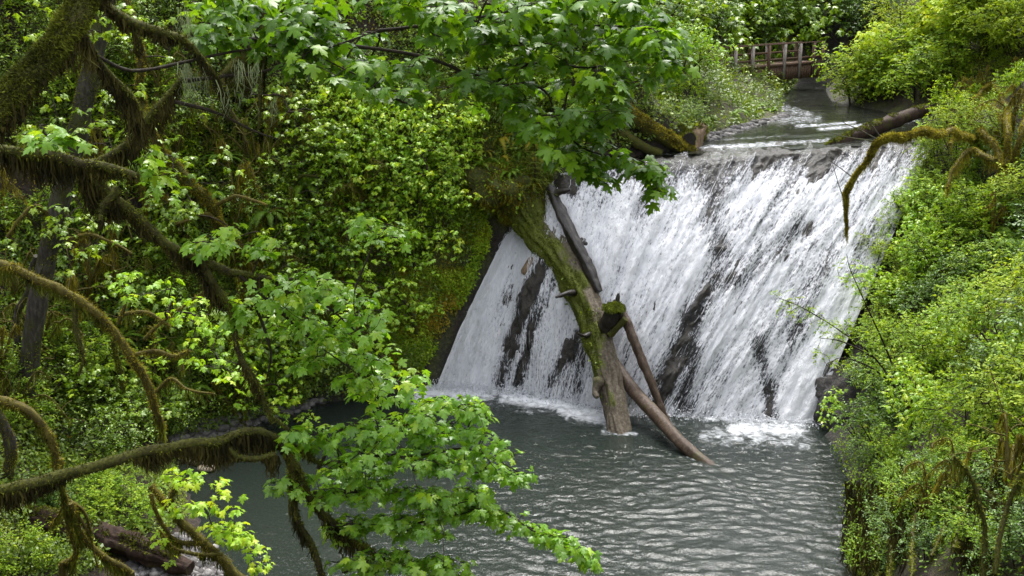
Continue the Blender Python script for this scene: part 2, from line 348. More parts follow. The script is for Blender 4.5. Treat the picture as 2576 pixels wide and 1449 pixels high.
# ---- ground: soil, litter and moss patches
def ground_mat():
    m, nt, out = new_mat('forest_floor'); L = nt.links.new
    geo = nd(nt, 'ShaderNodeNewGeometry'); at = nd(nt, 'ShaderNodeAttribute', attribute_name='moss')
    n1 = nd(nt, 'ShaderNodeTexNoise', Scale=9.0, Detail=8.0, Roughness=.7); L(geo.outputs['Position'], n1.inputs['Vector'])
    n2 = nd(nt, 'ShaderNodeTexNoise', Scale=.9, Detail=5.0, Roughness=.6); L(geo.outputs['Position'], n2.inputs['Vector'])
    soil = ramp(nt, [(.3, (.010, .007, .004)), (.5, (.03, .02, .012)), (.68, (.065, .042, .026)), (.8, (.12, .085, .055))], n1.outputs[0])
    moss = ramp(nt, [(.3, (.02, .026, .004)), (.5, (.06, .07, .008)), (.7, (.13, .135, .014)), (.85, (.2, .17, .03))], n1.outputs[0])
    a = nd(nt, 'ShaderNodeMath', operation='ADD'); L(at.outputs['Fac'], a.inputs[0]); L(n2.outputs[0], a.inputs[1])
    mr = nd(nt, 'ShaderNodeMapRange'); mr.inputs[1].default_value = .62; mr.inputs[2].default_value = .8; L(a.outputs[0], mr.inputs[0])
    rk = nd(nt, 'ShaderNodeAttribute', attribute_name='rock')
    rock = ramp(nt, [(.3, (.012, .011, .01)), (.55, (.045, .042, .04)), (.8, (.12, .115, .11))], n1.outputs[0])
    m1 = nd(nt, 'ShaderNodeMix', data_type='RGBA'); L(mr.outputs[0], m1.inputs[0]); L(soil.outputs[0], m1.inputs[6]); L(moss.outputs[0], m1.inputs[7])
    m2 = nd(nt, 'ShaderNodeMix', data_type='RGBA'); L(rk.outputs['Fac'], m2.inputs[0]); L(m1.outputs[2], m2.inputs[6]); L(rock.outputs[0], m2.inputs[7])
    p = nd(nt, 'ShaderNodeBsdfPrincipled', Roughness=.85); L(m2.outputs[2], p.inputs['Base Color'])
    bp = nd(nt, 'ShaderNodeBump', Strength=1.0, Distance=.12); L(n1.outputs[0], bp.inputs['Height']); L(bp.outputs[0], p.inputs['Normal']); L(p.outputs[0], out.inputs[0])
    return m
M['ground'] = ground_mat()
def rock_mat():
    m, nt, out = new_mat('wet_rock'); L = nt.links.new
    geo = nd(nt, 'ShaderNodeNewGeometry')
    n1 = nd(nt, 'ShaderNodeTexNoise', Scale=7.0, Detail=8.0, Roughness=.7); L(geo.outputs['Position'], n1.inputs['Vector'])
    r = ramp(nt, [(.3, (.005, .004, .003)), (.5, (.020, .016, .011)), (.68, (.055, .044, .030)), (.82, (.12, .10, .07))], n1.outputs[0])
    p = nd(nt, 'ShaderNodeBsdfPrincipled', Roughness=.3); L(r.outputs[0], p.inputs['Base Color'])
    bp = nd(nt, 'ShaderNodeBump', Strength=1.0, Distance=.1); L(n1.outputs[0], bp.inputs['Height']); L(bp.outputs[0], p.inputs['Normal']); L(p.outputs[0], out.inputs[0])
    return m
M['rock'] = rock_mat()
def foam_mat():
    """moving white water, thinning to clear film over wet rock; UV runs across / down the flow in metres"""
    m, nt, out = new_mat('white_water'); L = nt.links.new
    uv = nd(nt, 'ShaderNodeUVMap'); de = nd(nt, 'ShaderNodeAttribute', attribute_name='cover')
    def nz(sx, sy, det, rough=.6):
        mp = nd(nt, 'ShaderNodeMapping'); mp.inputs['Scale'].default_value = (sx, sy, 1); L(uv.outputs[0], mp.inputs[0])
        n = nd(nt, 'ShaderNodeTexNoise', Scale=1.0, Detail=det, Roughness=rough); L(mp.outputs[0], n.inputs['Vector']); return n
    a = nz(2.6, .36, 4.0); b = nz(10.0, 1.7, 4.0, .7); c = nz(17.0, 7.0, 3.0, .75)
    def ma(x, k, y):
        n = nd(nt, 'ShaderNodeMath', operation='MULTIPLY_ADD'); L(x, n.inputs[0]); n.inputs[1].default_value = k
        if isinstance(y, float): n.inputs[2].default_value = y
        else: L(y, n.inputs[2])
        return n.outputs[0]
    s = ma(a.outputs[0], 1.15, -2.36); s = ma(b.outputs[0], 1.5, s); s = ma(c.outputs[0], 1.9, s); s = ma(de.outputs['Fac'], 1.0, s)
    mr = nd(nt, 'ShaderNodeMapRange', interpolation_type='SMOOTHSTEP'); mr.inputs[1].default_value = .16; mr.inputs[2].default_value = .52; L(s, mr.inputs[0]); rr_ = ramp(nt, [(.12, (.12, .125, .135)), (.42, (.48, .485, .515)), (.78, (.90, .905, .93))], s)
    foam = nd(nt, 'ShaderNodeBsdfDiffuse'); L(rr_.outputs[0], foam.inputs['Color'])
    tl = nd(nt, 'ShaderNodeBsdfTranslucent'); L(rr_.outputs[0], tl.inputs['Color'])
    fm = nd(nt, 'ShaderNodeMixShader', Fac=.25); L(foam.outputs[0], fm.inputs[1]); L(tl.outputs[0], fm.inputs[2])
    bp = nd(nt, 'ShaderNodeBump', Strength=.55, Distance=.06); L(s, bp.inputs['Height']); L(bp.outputs[0], foam.inputs['Normal'])
    gl = nd(nt, 'ShaderNodeBsdfGlossy', Roughness=.22); gl.inputs['Color'].default_value = (1, 1, 1, 1); tr = nd(nt, 'ShaderNodeBsdfTransparent'); tr.inputs['Color'].default_value = (.86, .88, .88, 1)
    L(bp.outputs[0], gl.inputs['Normal']); fr = nd(nt, 'ShaderNodeFresnel', IOR=1.33); L(bp.outputs[0], fr.inputs['Normal'])
    film = nd(nt, 'ShaderNodeMixShader'); L(fr.outputs[0], film.inputs[0]); L(tr.outputs[0], film.inputs[1]); L(gl.outputs[0], film.inputs[2])
    mx = nd(nt, 'ShaderNodeMixShader'); L(mr.outputs[0], mx.inputs[0]); L(film.outputs[0], mx.inputs[1]); L(fm.outputs[0], mx.inputs[2]); L(mx.outputs[0], out.inputs[0])
    return m
M['foam'] = foam_mat()
def spray_mat():
    m, nt, out = new_mat('water_strands'); L = nt.links.new
    d = nd(nt, 'ShaderNodeBsdfDiffuse'); d.inputs['Color'].default_value = (.72, .725, .76, 1); t = nd(nt, 'ShaderNodeBsdfTranslucent'); t.inputs['Color'].default_value = (.9, .92, .95, 1)
    mi = nd(nt, 'ShaderNodeMixShader', Fac=.4); L(d.outputs[0], mi.inputs[1]); L(t.outputs[0], mi.inputs[2]); L(mi.outputs[0], out.inputs[0]); return m
M['spray'] = spray_mat()
def water_mat(name, body, clear, foam=True, s1=1.6, s2=5.0, bump=.25, fth=(.52, .78)):
    m, nt, out = new_mat(name); L = nt.links.new
    geo = nd(nt, 'ShaderNodeNewGeometry'); fo = nd(nt, 'ShaderNodeAttribute', attribute_name='foam')
    n1 = nd(nt, 'ShaderNodeTexNoise', Scale=s2, Detail=4.0, Roughness=.6); L(geo.outputs['Position'], n1.inputs['Vector'])
    bp = nd(nt, 'ShaderNodeBump', Strength=bump, Distance=.05); L(n1.outputs[0], bp.inputs['Height'])
    df = nd(nt, 'ShaderNodeBsdfDiffuse'); df.inputs['Color'].default_value = (*body, 1)
    tr = nd(nt, 'ShaderNodeBsdfTransparent'); tr.inputs['Color'].default_value = (.66, .72, .62, 1)
    bo = nd(nt, 'ShaderNodeMixShader', Fac=clear); L(df.outputs[0], bo.inputs[1]); L(tr.outputs[0], bo.inputs[2])
    gl = nd(nt, 'ShaderNodeBsdfGlossy', Roughness=.04); L(bp.outputs[0], gl.inputs['Normal'])
    fr = nd(nt, 'ShaderNodeFresnel', IOR=1.36); L(bp.outputs[0], fr.inputs['Normal'])
    w = nd(nt, 'ShaderNodeMixShader'); L(fr.outputs[0], w.inputs[0]); L(bo.outputs[0], w.inputs[1]); L(gl.outputs[0], w.inputs[2])
    n2 = nd(nt, 'ShaderNodeTexNoise', Scale=s1, Detail=7.0, Roughness=.72, Distortion=.6); L(geo.outputs['Position'], n2.inputs['Vector'])
    a = nd(nt, 'ShaderNodeMath', operation='ADD'); L(fo.outputs['Fac'], a.inputs[0]); L(n2.outputs[0], a.inputs[1])
    mr = nd(nt, 'ShaderNodeMapRange', interpolation_type='SMOOTHSTEP'); mr.inputs[1].default_value = fth[0]; mr.inputs[2].default_value = fth[1]; L(a.outputs[0], mr.inputs[0])
    fd = nd(nt, 'ShaderNodeBsdfDiffuse'); fd.inputs['Color'].default_value = (.66, .68, .71, 1); L(bp.outputs[0], fd.inputs['Normal'])
    mx = nd(nt, 'ShaderNodeMixShader'); L(mr.outputs[0], mx.inputs[0]); L(w.outputs[0], mx.inputs[1]); L(fd.outputs[0], mx.inputs[2]); L(mx.outputs[0], out.inputs[0])
    return m
M['pool'] = water_mat('pool_water', (.025, .034, .028), .45, s1=3.0, s2=8.0, bump=.6, fth=(.72, 1.25))
M['stream'] = water_mat('stream_water', (.022, .024, .018), .25, s1=5.0, s2=9.0, bump=.3, fth=(.62, 1.05))
# ================================================================== terrain
def bl(pts):
    o = []
    for p in pts:
        o.append(PZ(p[0], p[1], p[3]) if p[2] is None else PY(p[0], p[1], p[2]))
    return np.array(o)
LB = bl([(560, 1449, None, 0), (500, 1290, None, 0), (450, 1180, None, 0), (470, 1120, None, 0), (800, 1015, None, 0), (1040, 985, None, 0), (1090, 968, None, 0), (1200, 760, 34.3), (1275, 590, 35.6), (1480, 420, 36.4), (1720, 377, 38.4), (1775, 352, 40.2), (1990, 300, 47.7), (1955, 258, 55), (1990, 240, 62), (2050, 225, 75)])
RB = bl([(2150, 1449, None, 0), (2150, 1250, None, 0), (2112, 1130, None, 0), (2045, 1070, None, 0), (2120, 900, 31.2), (2340, 372, 36.2), (2400, 335, 40), (2290, 290, 46), (2085, 262, 54), (2075, 242, 62), (2120, 230, 75)])
LBy = np.concatenate([[0, 12], LB[:, 1], [140]]); LBx = np.concatenate([[-7.4, -7.0], LB[:, 0], [LB[-1, 0]+20]])
RBy = np.concatenate([[0, 8, 14], RB[:, 1], [140]]); RBx = np.concatenate([[3.6, 3.9, 5.2], RB[:, 0], [RB[-1, 0]+24]])
base_px = np.array([(1100, 970), (1225, 980), (1330, 992), (1455, 1014), (1600, 1038), (1780, 1046), (2042, 1064)], float)
BASE = PZ(base_px[:, 0], base_px[:, 1], 0.0)
crest_px = np.array([(1275, 590, 35.6), (1345, 545, 35.5), (1400, 455, 35.2), (1660, 415, 35.2), (1930, 392, 35.9), (2170, 377, 36.2), (2340, 372, 36.2)], float)
CREST = PY(crest_px[:, 0], crest_px[:, 1], crest_px[:, 2])
def zwater(x, y):
    yb = np.interp(x, BASE[:, 0], BASE[:, 1]); yc = np.interp(x, CREST[:, 0], CREST[:, 1]); zc = np.interp(x, CREST[:, 0], CREST[:, 2])
    v = np.clip((y-yb)/np.maximum(yc-yb, .5), 0, 1)
    return zc*v + np.maximum(y-yc, 0)*.052*np.clip((y-yc)/2, 0, 1)
def prof(d, y, ws, s1s, s2s, ys):
    w = np.interp(y, ys, ws); a = np.interp(y, ys, s1s); b = np.interp(y, ys, s2s)
    return a*np.clip(d, 0, w)+b*np.maximum(d-w, 0)
def zt(x, y, noise=True):
    x = np.asarray(x, float); y = np.asarray(y, float)
    dl = np.interp(y, LBy, LBx)-x; dr = x-np.interp(y, RBy, RBx); zw = zwater(x, y)
    hl = prof(dl, y, [4.5, 3.2, 1.0, 2.4, 2.4, 3.0, 3], [.22, .28, .7, 2.1, 1.9, .4, .35], [1.0, 1.0, 1.05, .95, .95, .85, .8], [20, 24, 28, 32, 37, 41, 60])
    hr = prof(dr, y, [1.0, 1.2, 1.6, 2.0, 1.5, 1.5], [2.6, 2.2, 1.1, .9, .7, .6], [.95, .95, .95, .95, .9, .8], [10, 20, 28, 32, 38, 60])
    bed = -.75*np.clip(np.minimum(-dl, -dr)/1.5, 0, 1)-.25*np.clip(np.minimum(-dl, -dr)/.4, 0, 1)
    z = zw+np.where(dl > 0, hl, 0)+np.where(dr > 0, hr, 0)+np.where((dl <= 0) & (dr <= 0), bed, 0)
    yb = np.interp(x, BASE[:, 0], BASE[:, 1]); yc = np.interp(x, CREST[:, 0], CREST[:, 1])
    infall = (dl <= .3) & (dr <= .3) & (y > yb-1) & (y < yc+2.5)
    z = np.where(infall, z-.6, z)
    z = z+np.maximum(y-66, 0)*.55
    zcam = 9.5-.95*(y-1.2)
    z = np.where((y < 11.5) , np.maximum(z, np.minimum(zcam, 9.5)), z)
    if noise:
        P = np.stack([x, y, 0*x], -1); am = np.clip(np.maximum(dl, dr)/1.5, .06, 1)
        z = z+am*(.55*fbm(P*.33, 11, 3)+.16*fbm(P*1.3, 21, 3))
    return z
_ys = np.arange(4, 130, .06)
def hit(x, y):
    """world point where the ray of photo pixel (x, y) meets the ground"""
    P = PY(np.full_like(_ys, x), np.full_like(_ys, y), _ys); z = zt(P[:, 0], P[:, 1]); i = int(np.argmax(P[:, 2] < z))
    return P[i] if P[i, 2] < z[i] else P[-1]
_yc = np.arange(4, 130, .2)
def hits(px):
    px = np.asarray(px, float); out = []
    for c in range(0, len(px), 400):
        d = ray(px[c:c+400, 0], px[c:c+400, 1]); d = d/d[:, 1:2]; P = CAM+d[:, None]*_yc[None, :, None]; k = P[..., 2] < zt(P[..., 0], P[..., 1]); i = np.argmax(k, 1); i = np.where(k.any(1), i, len(_yc)-1)
        hi = _yc[i]; lo = _yc[np.maximum(i-1, 0)]
        for _ in range(6):
            m = (lo+hi)/2; Q = CAM+d*m[:, None]; b = Q[:, 2] < zt(Q[:, 0], Q[:, 1]); hi = np.where(b, m, hi); lo = np.where(b, lo, m)
        out.append(CAM+d*hi[:, None])
    return np.vstack(out)
def tnormal(P, e=.5):
    x, y = P[:, 0], P[:, 1]
    gx = (zt(x+e, y)-zt(x-e, y))/(2*e); gy = (zt(x, y+e)-zt(x, y-e))/(2*e)
    return unit(np.stack([-gx, -gy, np.ones_like(gx)], -1))
xs = np.arange(-46, 62, .36); ysg = np.concatenate([np.arange(-3, 44, .3), np.arange(44, 120, .8)])
gx, gy = np.meshgrid(xs, ysg); gz = zt(gx, gy)
nx, ny = len(xs), len(ysg)
i = np.arange(ny-1)[:, None]*nx; j = np.arange(nx-1)[None]
mb = MB().add(np.stack([gx, gy, gz], -1), np.stack([i+j, i+j+1, i+nx+j+1, i+nx+j], -1).reshape(-1, 4))
dl = np.interp(gy, LBy, LBx)-gx; dr = gx-np.interp(gy, RBy, RBx); dd = np.maximum(dl, dr)
mossa = np.where((dl > .35) & (gy > 29.5) & (gy < 37) & (dl < 3.5), .5, .05)+np.where((dr > 0) & (dr < 4), .12, 0)+np.where((dl > 0) & (dl < 2.5) & (gy > 39), .2, 0)
rocka = np.clip(1-np.maximum(dd, 0)/.55+.5*fbm(np.stack([gx, gy, gz], -1)*.8, 31, 3), 0, 1)*np.where((dl > 0) & (gy > 30) & (gy < 36), .9, .75)
rocka = np.where((dl > 0) & (gy < 27), rocka*.25, rocka); rocka = np.maximum(rocka, np.where((dr > -.3) & (dr < 2.2) & (gy > 27) & (gy < 33), .75, 0))
ground = mb.build('ground', M['ground'], vattr={'moss': mossa.ravel(), 'rock': rocka.ravel()}); tag(ground, kind='structure')
# ================================================================== rock face and falling water
nu, nv = 340, 360
us = np.linspace(0, 1, nu); vs = np.linspace(0, 1.0, nv)
def interp_row(R_, u): 
    t = np.linspace(0, 1, len(R_)); return np.stack([np.interp(u, t, R_[:, k]) for k in range(3)], -1)
Bc = smooth_path(BASE, nu); Cc = smooth_path(CREST, nu)
out_dir = unit(np.array([-.25, -1, .55]))
u2, v2 = np.meshgrid(us, vs)
bul = .75*np.sin(np.pi*np.clip(v2, 0, 1))**.9*np.interp(u2, [0, .2, .35, .6, 1], [.3, .4, .7, 1.1, 1.0])
SURF = Bc[None]*(1-v2)[..., None]+Cc[None]*v2[..., None]+out_dir*bul[..., None]
# lip: continue upstream beyond the crest
nl = 56; lv = np.linspace(.04, 1, nl)[:, None]
lip = Cc[None]+np.stack([lv*(.9+.0*us), lv*3.2+0*us, lv*.12+0*us], -1)*np.interp(us, [0, .18, .3, 1], [.1, .2, .9, 1])[None, :, None]
SURF = np.concatenate([SURF, lip]); NV = nv+nl
# drop under the pool surface
SURF[0] += np.array([0, -.1, -.35]); 
px, py = pix(SURF)
def segd(px, py, a, b):
    a = np.array(a, float); b = np.array(b, float); d = b-a; t = np.clip(((px-a[0])*d[0]+(py-a[1])*d[1])/(d@d), 0, 1)
    return np.hypot(px-a[0]-t*d[0], py-a[1]-t*d[1])
DRY = [((1790, 445), (1805, 620), 34, .45), ((1810, 700), (1740, 800), 30, .42), ((1740, 800), (1660, 1020), 28, .55), ((1745, 880), (1715, 1035), 22, .55), ((1905, 860), (1950, 1040), 18, .45),
       ((2020, 560), (1850, 720), 24, .35), ((1388, 630), (1330, 750), 20, .75), ((1330, 750), (1285, 860), 17, .75), ((1285, 860), (1254, 968), 17, .75), ((1400, 700), (1345, 820), 12, .5), ((1345, 820), (1295, 965), 9, .45), ((1450, 840), (1395, 960), 16, .45), ((1480, 860), (1450, 980), 10, .22), ((1340, 850), (1310, 960), 12, .35), ((1478, 800), (1440, 900), 10, .4),
       ((1600, 405), (2330, 355), 34, .30), ((1850, 430), (2080, 400), 52, .22), ((2190, 560), (2120, 740), 20, .2), ((2090, 640), (1990, 860), 20, .22), ((1400, 430), (1420, 470), 26, .5), ((1700, 1000), (1560, 860), 20, .15),
       ((2290, 640), (2170, 860), 22, .55), ((2170, 860), (2110, 960), 24, .4), ((1990, 480), (1880, 560), 26, .25), ((1560, 800), (1500, 700), 26, .25)]
cov = np.full(px.shape, .82)
for a, b, w, s in DRY:
    d = segd(px, py, a, b)/w; cov -= s*np.exp(-d**2)
cov += .22*fbm(np.stack([u2.max()*0+np.concatenate([u2, np.repeat(us[None], nl, 0)])*16, np.concatenate([v2, 1+.3*np.repeat(lv, nu, 1)])*2.2, 0*px], -1), 5, 4)
for a, b, w, s in [((1250, 640), (1170, 950), 50, .28), ((2150, 760), (2000, 1040), 50, .33), ((1450, 520), (1600, 640), 70, .15), ((1410, 500), (1560, 800), 22, .3), ((2060, 900), (2000, 1050), 36, .4)]:
    cov += s*np.exp(-(segd(px, py, a, b)/w)**2)
cov[nv+14:] -= .10
cov -= .40*np.concatenate([np.clip((v2-.80)/.2, 0, 1)**1.2, np.ones((nl, nu))])*np.interp(us, [0, .25, .38, .8, .93, 1], [0, 0, .8, 1, .55, .3])[None]
wid = np.linalg.norm(np.diff(SURF, axis=1), axis=-1); hgt = np.linalg.norm(np.diff(SURF, axis=0), axis=-1)
UU = np.concatenate([np.zeros((NV, 1)), np.cumsum(wid, 1)], 1).mean(0)[None]*np.ones((NV, 1)); VV = np.concatenate([np.zeros((1, nu)), np.cumsum(hgt, 0)], 0)
nrm = unit(np.cross(np.gradient(SURF, axis=1), np.gradient(SURF, axis=0)))
q = np.stack([UU, VV, 0*UU], -1)
rockd = .18*fbm(q*np.array([1.1, .5, 1]), 41, 4)+.10*fbm(q*np.array([3.2, 2.2, 1]), 47, 3)+.30*np.clip(.75-cov, 0, .6)
watd = .12*fbm(q*np.array([2.2, .35, 1]), 51, 3)+.06*fbm(q*np.array([6.0, 1.0, 1]), 57, 4)+.025*fbm(q*np.array([13., 3.0, 1]), 59, 3)
RK = SURF+nrm*(rockd-.20)[..., None]; WT = SURF+nrm*(watd+.02)[..., None]
def gridF(a, b):
    i = np.arange(a-1)[:, None]*b; j = np.arange(b-1)[None]; return np.stack([i+j, i+j+1, i+b+j+1, i+b+j], -1).reshape(-1, 4)
rock = MB().add(RK, gridF(NV, nu)).build('rock_face', M['rock']); tag(rock, kind='structure')
wmb = MB().add(WT, gridF(NV, nu)); nW = NV*nu
# strands of falling water
ns = 12000
fi = rng.uniform(2, nu-3, ns); fj = rng.uniform(8, nv+6, ns)
cc = cov[fj.astype(int), fi.astype(int)]; kp = rng.random(ns) < np.clip((cc-.3)*1.3, .04, 1); fi, fj = fi[kp], fj[kp]; ns = len(fi)
ln = rng.uniform(5, 30, ns); rows = []
off = rng.gamma(2.0, .016, ns)+.015; wd = rng.uniform(.003, .009, ns)
for t in range(5):
    jj = np.clip(fj-ln*t/4, 0, NV-2); ii = np.clip(fi+rng.normal(0, .25, ns), 0, nu-2); a = jj.astype(int); b = ii.astype(int); fa = (jj-a)[:, None]; fb = (ii-b)[:, None]
    def bi(G): return (G[a, b]*(1-fb)+G[a, b+1]*fb)*(1-fa)+(G[a+1, b]*(1-fb)+G[a+1, b+1]*fb)*fa
    C = bi(WT)+bi(nrm)*(off+.05*np.sin(t*1.1))[:, None]+rng.normal(0, .012, (ns, 3)); s = np.array([1, 0, 0])*wd[:, None]*(.25, 1, 1, .8, .2)[t]
    rows += [C-s, C+s]
V = np.stack(rows, 1); bs = np.arange(ns)[:, None]*10
wmb.add(V.reshape(-1, 3), np.concatenate([bs+np.array([2*q_, 2*q_+1, 2*q_+3, 2*q_+2]) for q_ in range(4)], 0), .5, 1)
# splash at the foot
ns2 = 5000
fu = rng.uniform(0, nu-2, ns2); C = Bc[fu.astype(int)]+np.stack([rng.normal(0, .25, ns2), -np.abs(rng.normal(0, .35, ns2)), np.abs(rng.normal(0, .14, ns2))], -1)
sp2 = np.where((fu < 50) | (fu > 300), 1.5, .8)
C = C[rng.random(ns2) < sp2*.7]; n2 = len(C)
leaves(wmb, (np.array([(-.5, 0, 0), (.5, 0, 0), (0, 1, 0), (0, .3, .5)]), np.array([(0, 1, 3), (1, 2, 3), (2, 0, 3)])), C, rdir(n2), rdir(n2), rng.uniform(.02, .07, n2), np.full(n2, .5), 1)
tot = sum(len(v) for v in wmb.V)
uv = np.zeros((tot, 2)); uv[:nW, 0] = UU.ravel(); uv[:nW, 1] = VV.ravel(); cv = np.ones(tot); cv[:nW] = cov.ravel()
fall = wmb.build('waterfall', [M['foam'], M['spray']], uv=uv, vattr={'cover': cv}); tag(fall, kind='structure')
# ================================================================== pool
def pool():
    xg = np.arange(-12, 12, .06); yg = np.arange(14, 35.0, .05); X, Y = np.meshgrid(xg, yg); P = np.stack([X, Y, 0*X], -1)
    c1 = np.array([4.5, 29.8]); c2 = np.array([-1.5, 32.6]); c3 = np.array([9, 29.6])
    r1 = np.hypot(X-c1[0], (Y-c1[1])); r2 = np.hypot(X-c2[0], Y-c2[1]); r3 = np.hypot(X-c3[0], Y-c3[1])
    wp = fbm(P*.35, 61, 3); 
    Z = .010*np.sin(2*np.pi*(r1+.5*wp)/.55)+.012*np.sin(2*np.pi*(r3+.7*wp)/.40+1)+.006*np.sin(2*np.pi*(r2+.6*wp)/.62+2)
    Z += .014*fbm(P*np.array([.9, 2.4, 1]), 71, 4)+.022*fbm(P*np.array([3.2, 9.5, 1]), 77, 3)
    amp = np.interp(X, [-7, -3, 1], [.10, .30, 1.0])*np.interp(Y, [14, 22, 30], [.95, .95, .55])
    Z *= amp*.8
    ppx, ppy = pix(np.stack([X, Y, Z], -1))
    d = np.full(X.shape, 9.)
    yb = np.interp(X, BASE[:, 0], BASE[:, 1]); db = yb-Y
    inx = (X > BASE[0, 0]-.3) & (X < BASE[-1, 0]+.3)
    foam = np.where(inx, .50*np.exp(-np.clip(db, 0, 9)/.55), 0)
    for a, b, w, s in [((1060, 990), (1220, 975), 44, .66), ((1050, 1000), (1240, 985), 24, .6), ((1270, 997), (1430, 1018), 26, .62), ((1420, 1025), (1520, 1050), 32, .6), ((1850, 1078), (2010, 1078), 34, .52), ((1780, 1095), (2020, 1108), 40, .36), ((1780, 1050), (1950, 1056), 14, .5), ((1900, 1085), (1960, 1085), 22, .5), ((1800, 1090), (2000, 1110), 30, .22), ((1250, 1010), (1330, 1040), 24, .22), ((1100, 1000), (1400, 1040), 26, .25), ((1515, 1086), (1600, 1092), 8, .42), ((1730, 1150), (1775, 1158), 7, .38), ((1655, 1052), (1690, 1058), 8, .4), ((1420, 1035), (1530, 1070), 18, .3), ((1650, 1065), (1850, 1085), 20, .25), ((1780, 1120), (1960, 1130), 20, .18), ((1640, 1070), (1720, 1060), 14, .2)]:
        e = segd(ppx, ppy, a, b); foam = np.maximum(foam, s*np.exp(-(e/w)**2))
    Z += .05*foam*np.abs(fbm(P*2.5, 88, 3))
    k = MB().add(np.stack([X, Y, Z], -1), gridF(len(yg), len(xg)))
    o = k.build('pool_water', M['pool'], vattr={'foam': foam.ravel()}); tag(o, kind='structure')
pool()
def stream():
    ts = np.linspace(0, 1, 150); ycs = 37.2+ts*34; W = 70
    X = []; 
    for y in ycs:
        a = np.interp(y, LBy, LBx)-1.0; b = np.interp(y, RBy, RBx)+1.0; X.append(np.linspace(a, b, W))
    X = np.array(X); Y = np.repeat(ycs[:, None], W, 1); P = np.stack([X, Y, 0*X], -1)
    Z = zwater(X, Y)+.03+.022*fbm(P*np.array([.6, 1.8, 1]), 91, 4)
    ppx, ppy = pix(np.stack([X, Y, Z], -1)); foam = .06*np.ones_like(X)
    for a, b, w, s in [((1770, 372), (1960, 362), 8, .34), ((1960, 360), (2100, 352), 7, .26), ((1800, 352), (2000, 340), 5, .18), ((1950, 300), (2060, 300), 16, .22), ((1960, 270), (2040, 290), 14, .22), ((2060, 325), (2260, 308), 6, .3), ((2250, 305), (2330, 300), 5, .4), ((2000, 318), (2150, 308), 5, .3)]:
        foam = np.maximum(foam, s*np.exp(-(segd(ppx, ppy, a, b)/w)**2))
    o = MB().add(np.stack([X, Y, Z], -1), gridF(150, W)).build('stream_water', M['stream'], vattr={'foam': foam.ravel()}); tag(o, kind='structure')
stream()
# ================================================================== logs
def log_mesh(P, r, k=26, rough=.10, ridges=.16, seed=0, n=70, moss=None):
    """bark-ridged log; returns builder, verts, dirs"""
    P = smooth_path(P, n); rr = np.interp(np.linspace(0, 1, n), np.linspace(0, 1, len(r)), r)
    b = MB(); V, D = tube(b, P, rr, k, rough, ridges, seed, nf=5); return b, V, D, P, rr
def mossy_attr(b, V, D, fn, ncap):
    a = fn(V.reshape(-1, 3), D.reshape(-1, 3)); tot = sum(len(v) for v in b.V); o = np.zeros(tot); o[:len(a)] = a; return o
# the big mossy log leaning from the bank into the pool
pts = [(1240, 445, 36.0), (1298, 490, 35.2), (1352, 572, 34.6), (1425, 668, 33.4), (1478, 770, 32.2), (1510, 870, 31.1), (1533, 970, 30.1), (1556, 1075, 29.1), (1572, 1150, 28.4)]
p = np.array(pts, float); P = PY(p[:, 0], p[:, 1], p[:, 2]); 
rr = [.56, .62, .60, .54, .47, .41, .365, .34, .32]
T = empty('fallen_log', P[7], 'big fallen log, mossy along its top, leaning from the left bank down into the pool', 'log')
b, V, D, PP, r_ = log_mesh(P, rr, 48, .10, .26, 3, 150)
up = lambda v, d: np.interp(v[:, 2], [0, .8, 2, 6.5], [-.4, -.12, .0, .03])+np.clip(-d[:, 0]*.24+d[:, 2]*.05, -.3, .3)+.22*fbm(v*1.1, 7, 4)
at = mossy_attr(b, V, D, up, 34); b.build('log_body', M['log'], T, vattr={'mossy': at})
mb = MB(); kp = lambda Q, d: (np.interp(Q[:, 2], [0, .8, 2, 6.5], [-.4, -.12, .0, .03])+np.clip(-d[:, 0]*.24+d[:, 2]*.05, -.3, .3)+.22*fbm(Q*1.1, 7, 4) > .02)
moss_on(mb, V, D, .055, 900, .022, .3, kp); mb.build('moss', M['moss_green'], T, smooth=False)
mb = MB(); nl_ = 650; q = rng.integers(5, 125, nl_); a_ = rng.integers(0, 48, nl_); C = V[q, a_]; Dn = D[q, a_]
ok = (fbm(C*1.5, 13, 2)+np.interp(C[:, 2], [1, 4, 7], [-.5, 0, .6])-Dn[:, 0]*.4 > .15); C, Dn = C[ok], Dn[ok]
leaves(mb, OVATE, C+Dn*.04, unit(Dn*.4+rdir(len(C))), Dn+.5*rdir(len(C)), rng.uniform(.06, .15, len(C))); mb.build('plant_tufts', M['cover'], T)
mb = MB(); tube(mb, smooth_path(PY(np.array([1512, 1498, 1502]), np.array([950, 985, 1000]), np.array([29.9, 29.75, 29.5])), 12), np.array([.1, .2, .19, .16, .14, .13, .12, .12, .11, .1, .09, .05]), 12, .3, 0, 5); mb.build('burl', M['log'], T)
mb = MB(); tube(mb, pathpx([(1450, 735, 32.2), (1425, 738, 31.9), (1398, 748, 31.7)], 10), np.linspace(.11, .05, 10), 8, .3, 0, 8); mb.build('branch_stub', M['log_dark'], T)
mb = MB(); tube(mb, pathpx([(1500, 835, 31.2), (1470, 845, 31.0), (1452, 838, 30.8)], 10), np.linspace(.12, .04, 10), 8, .3, 0, 9); mb.build('branch_stub', M['log_dark'], T)
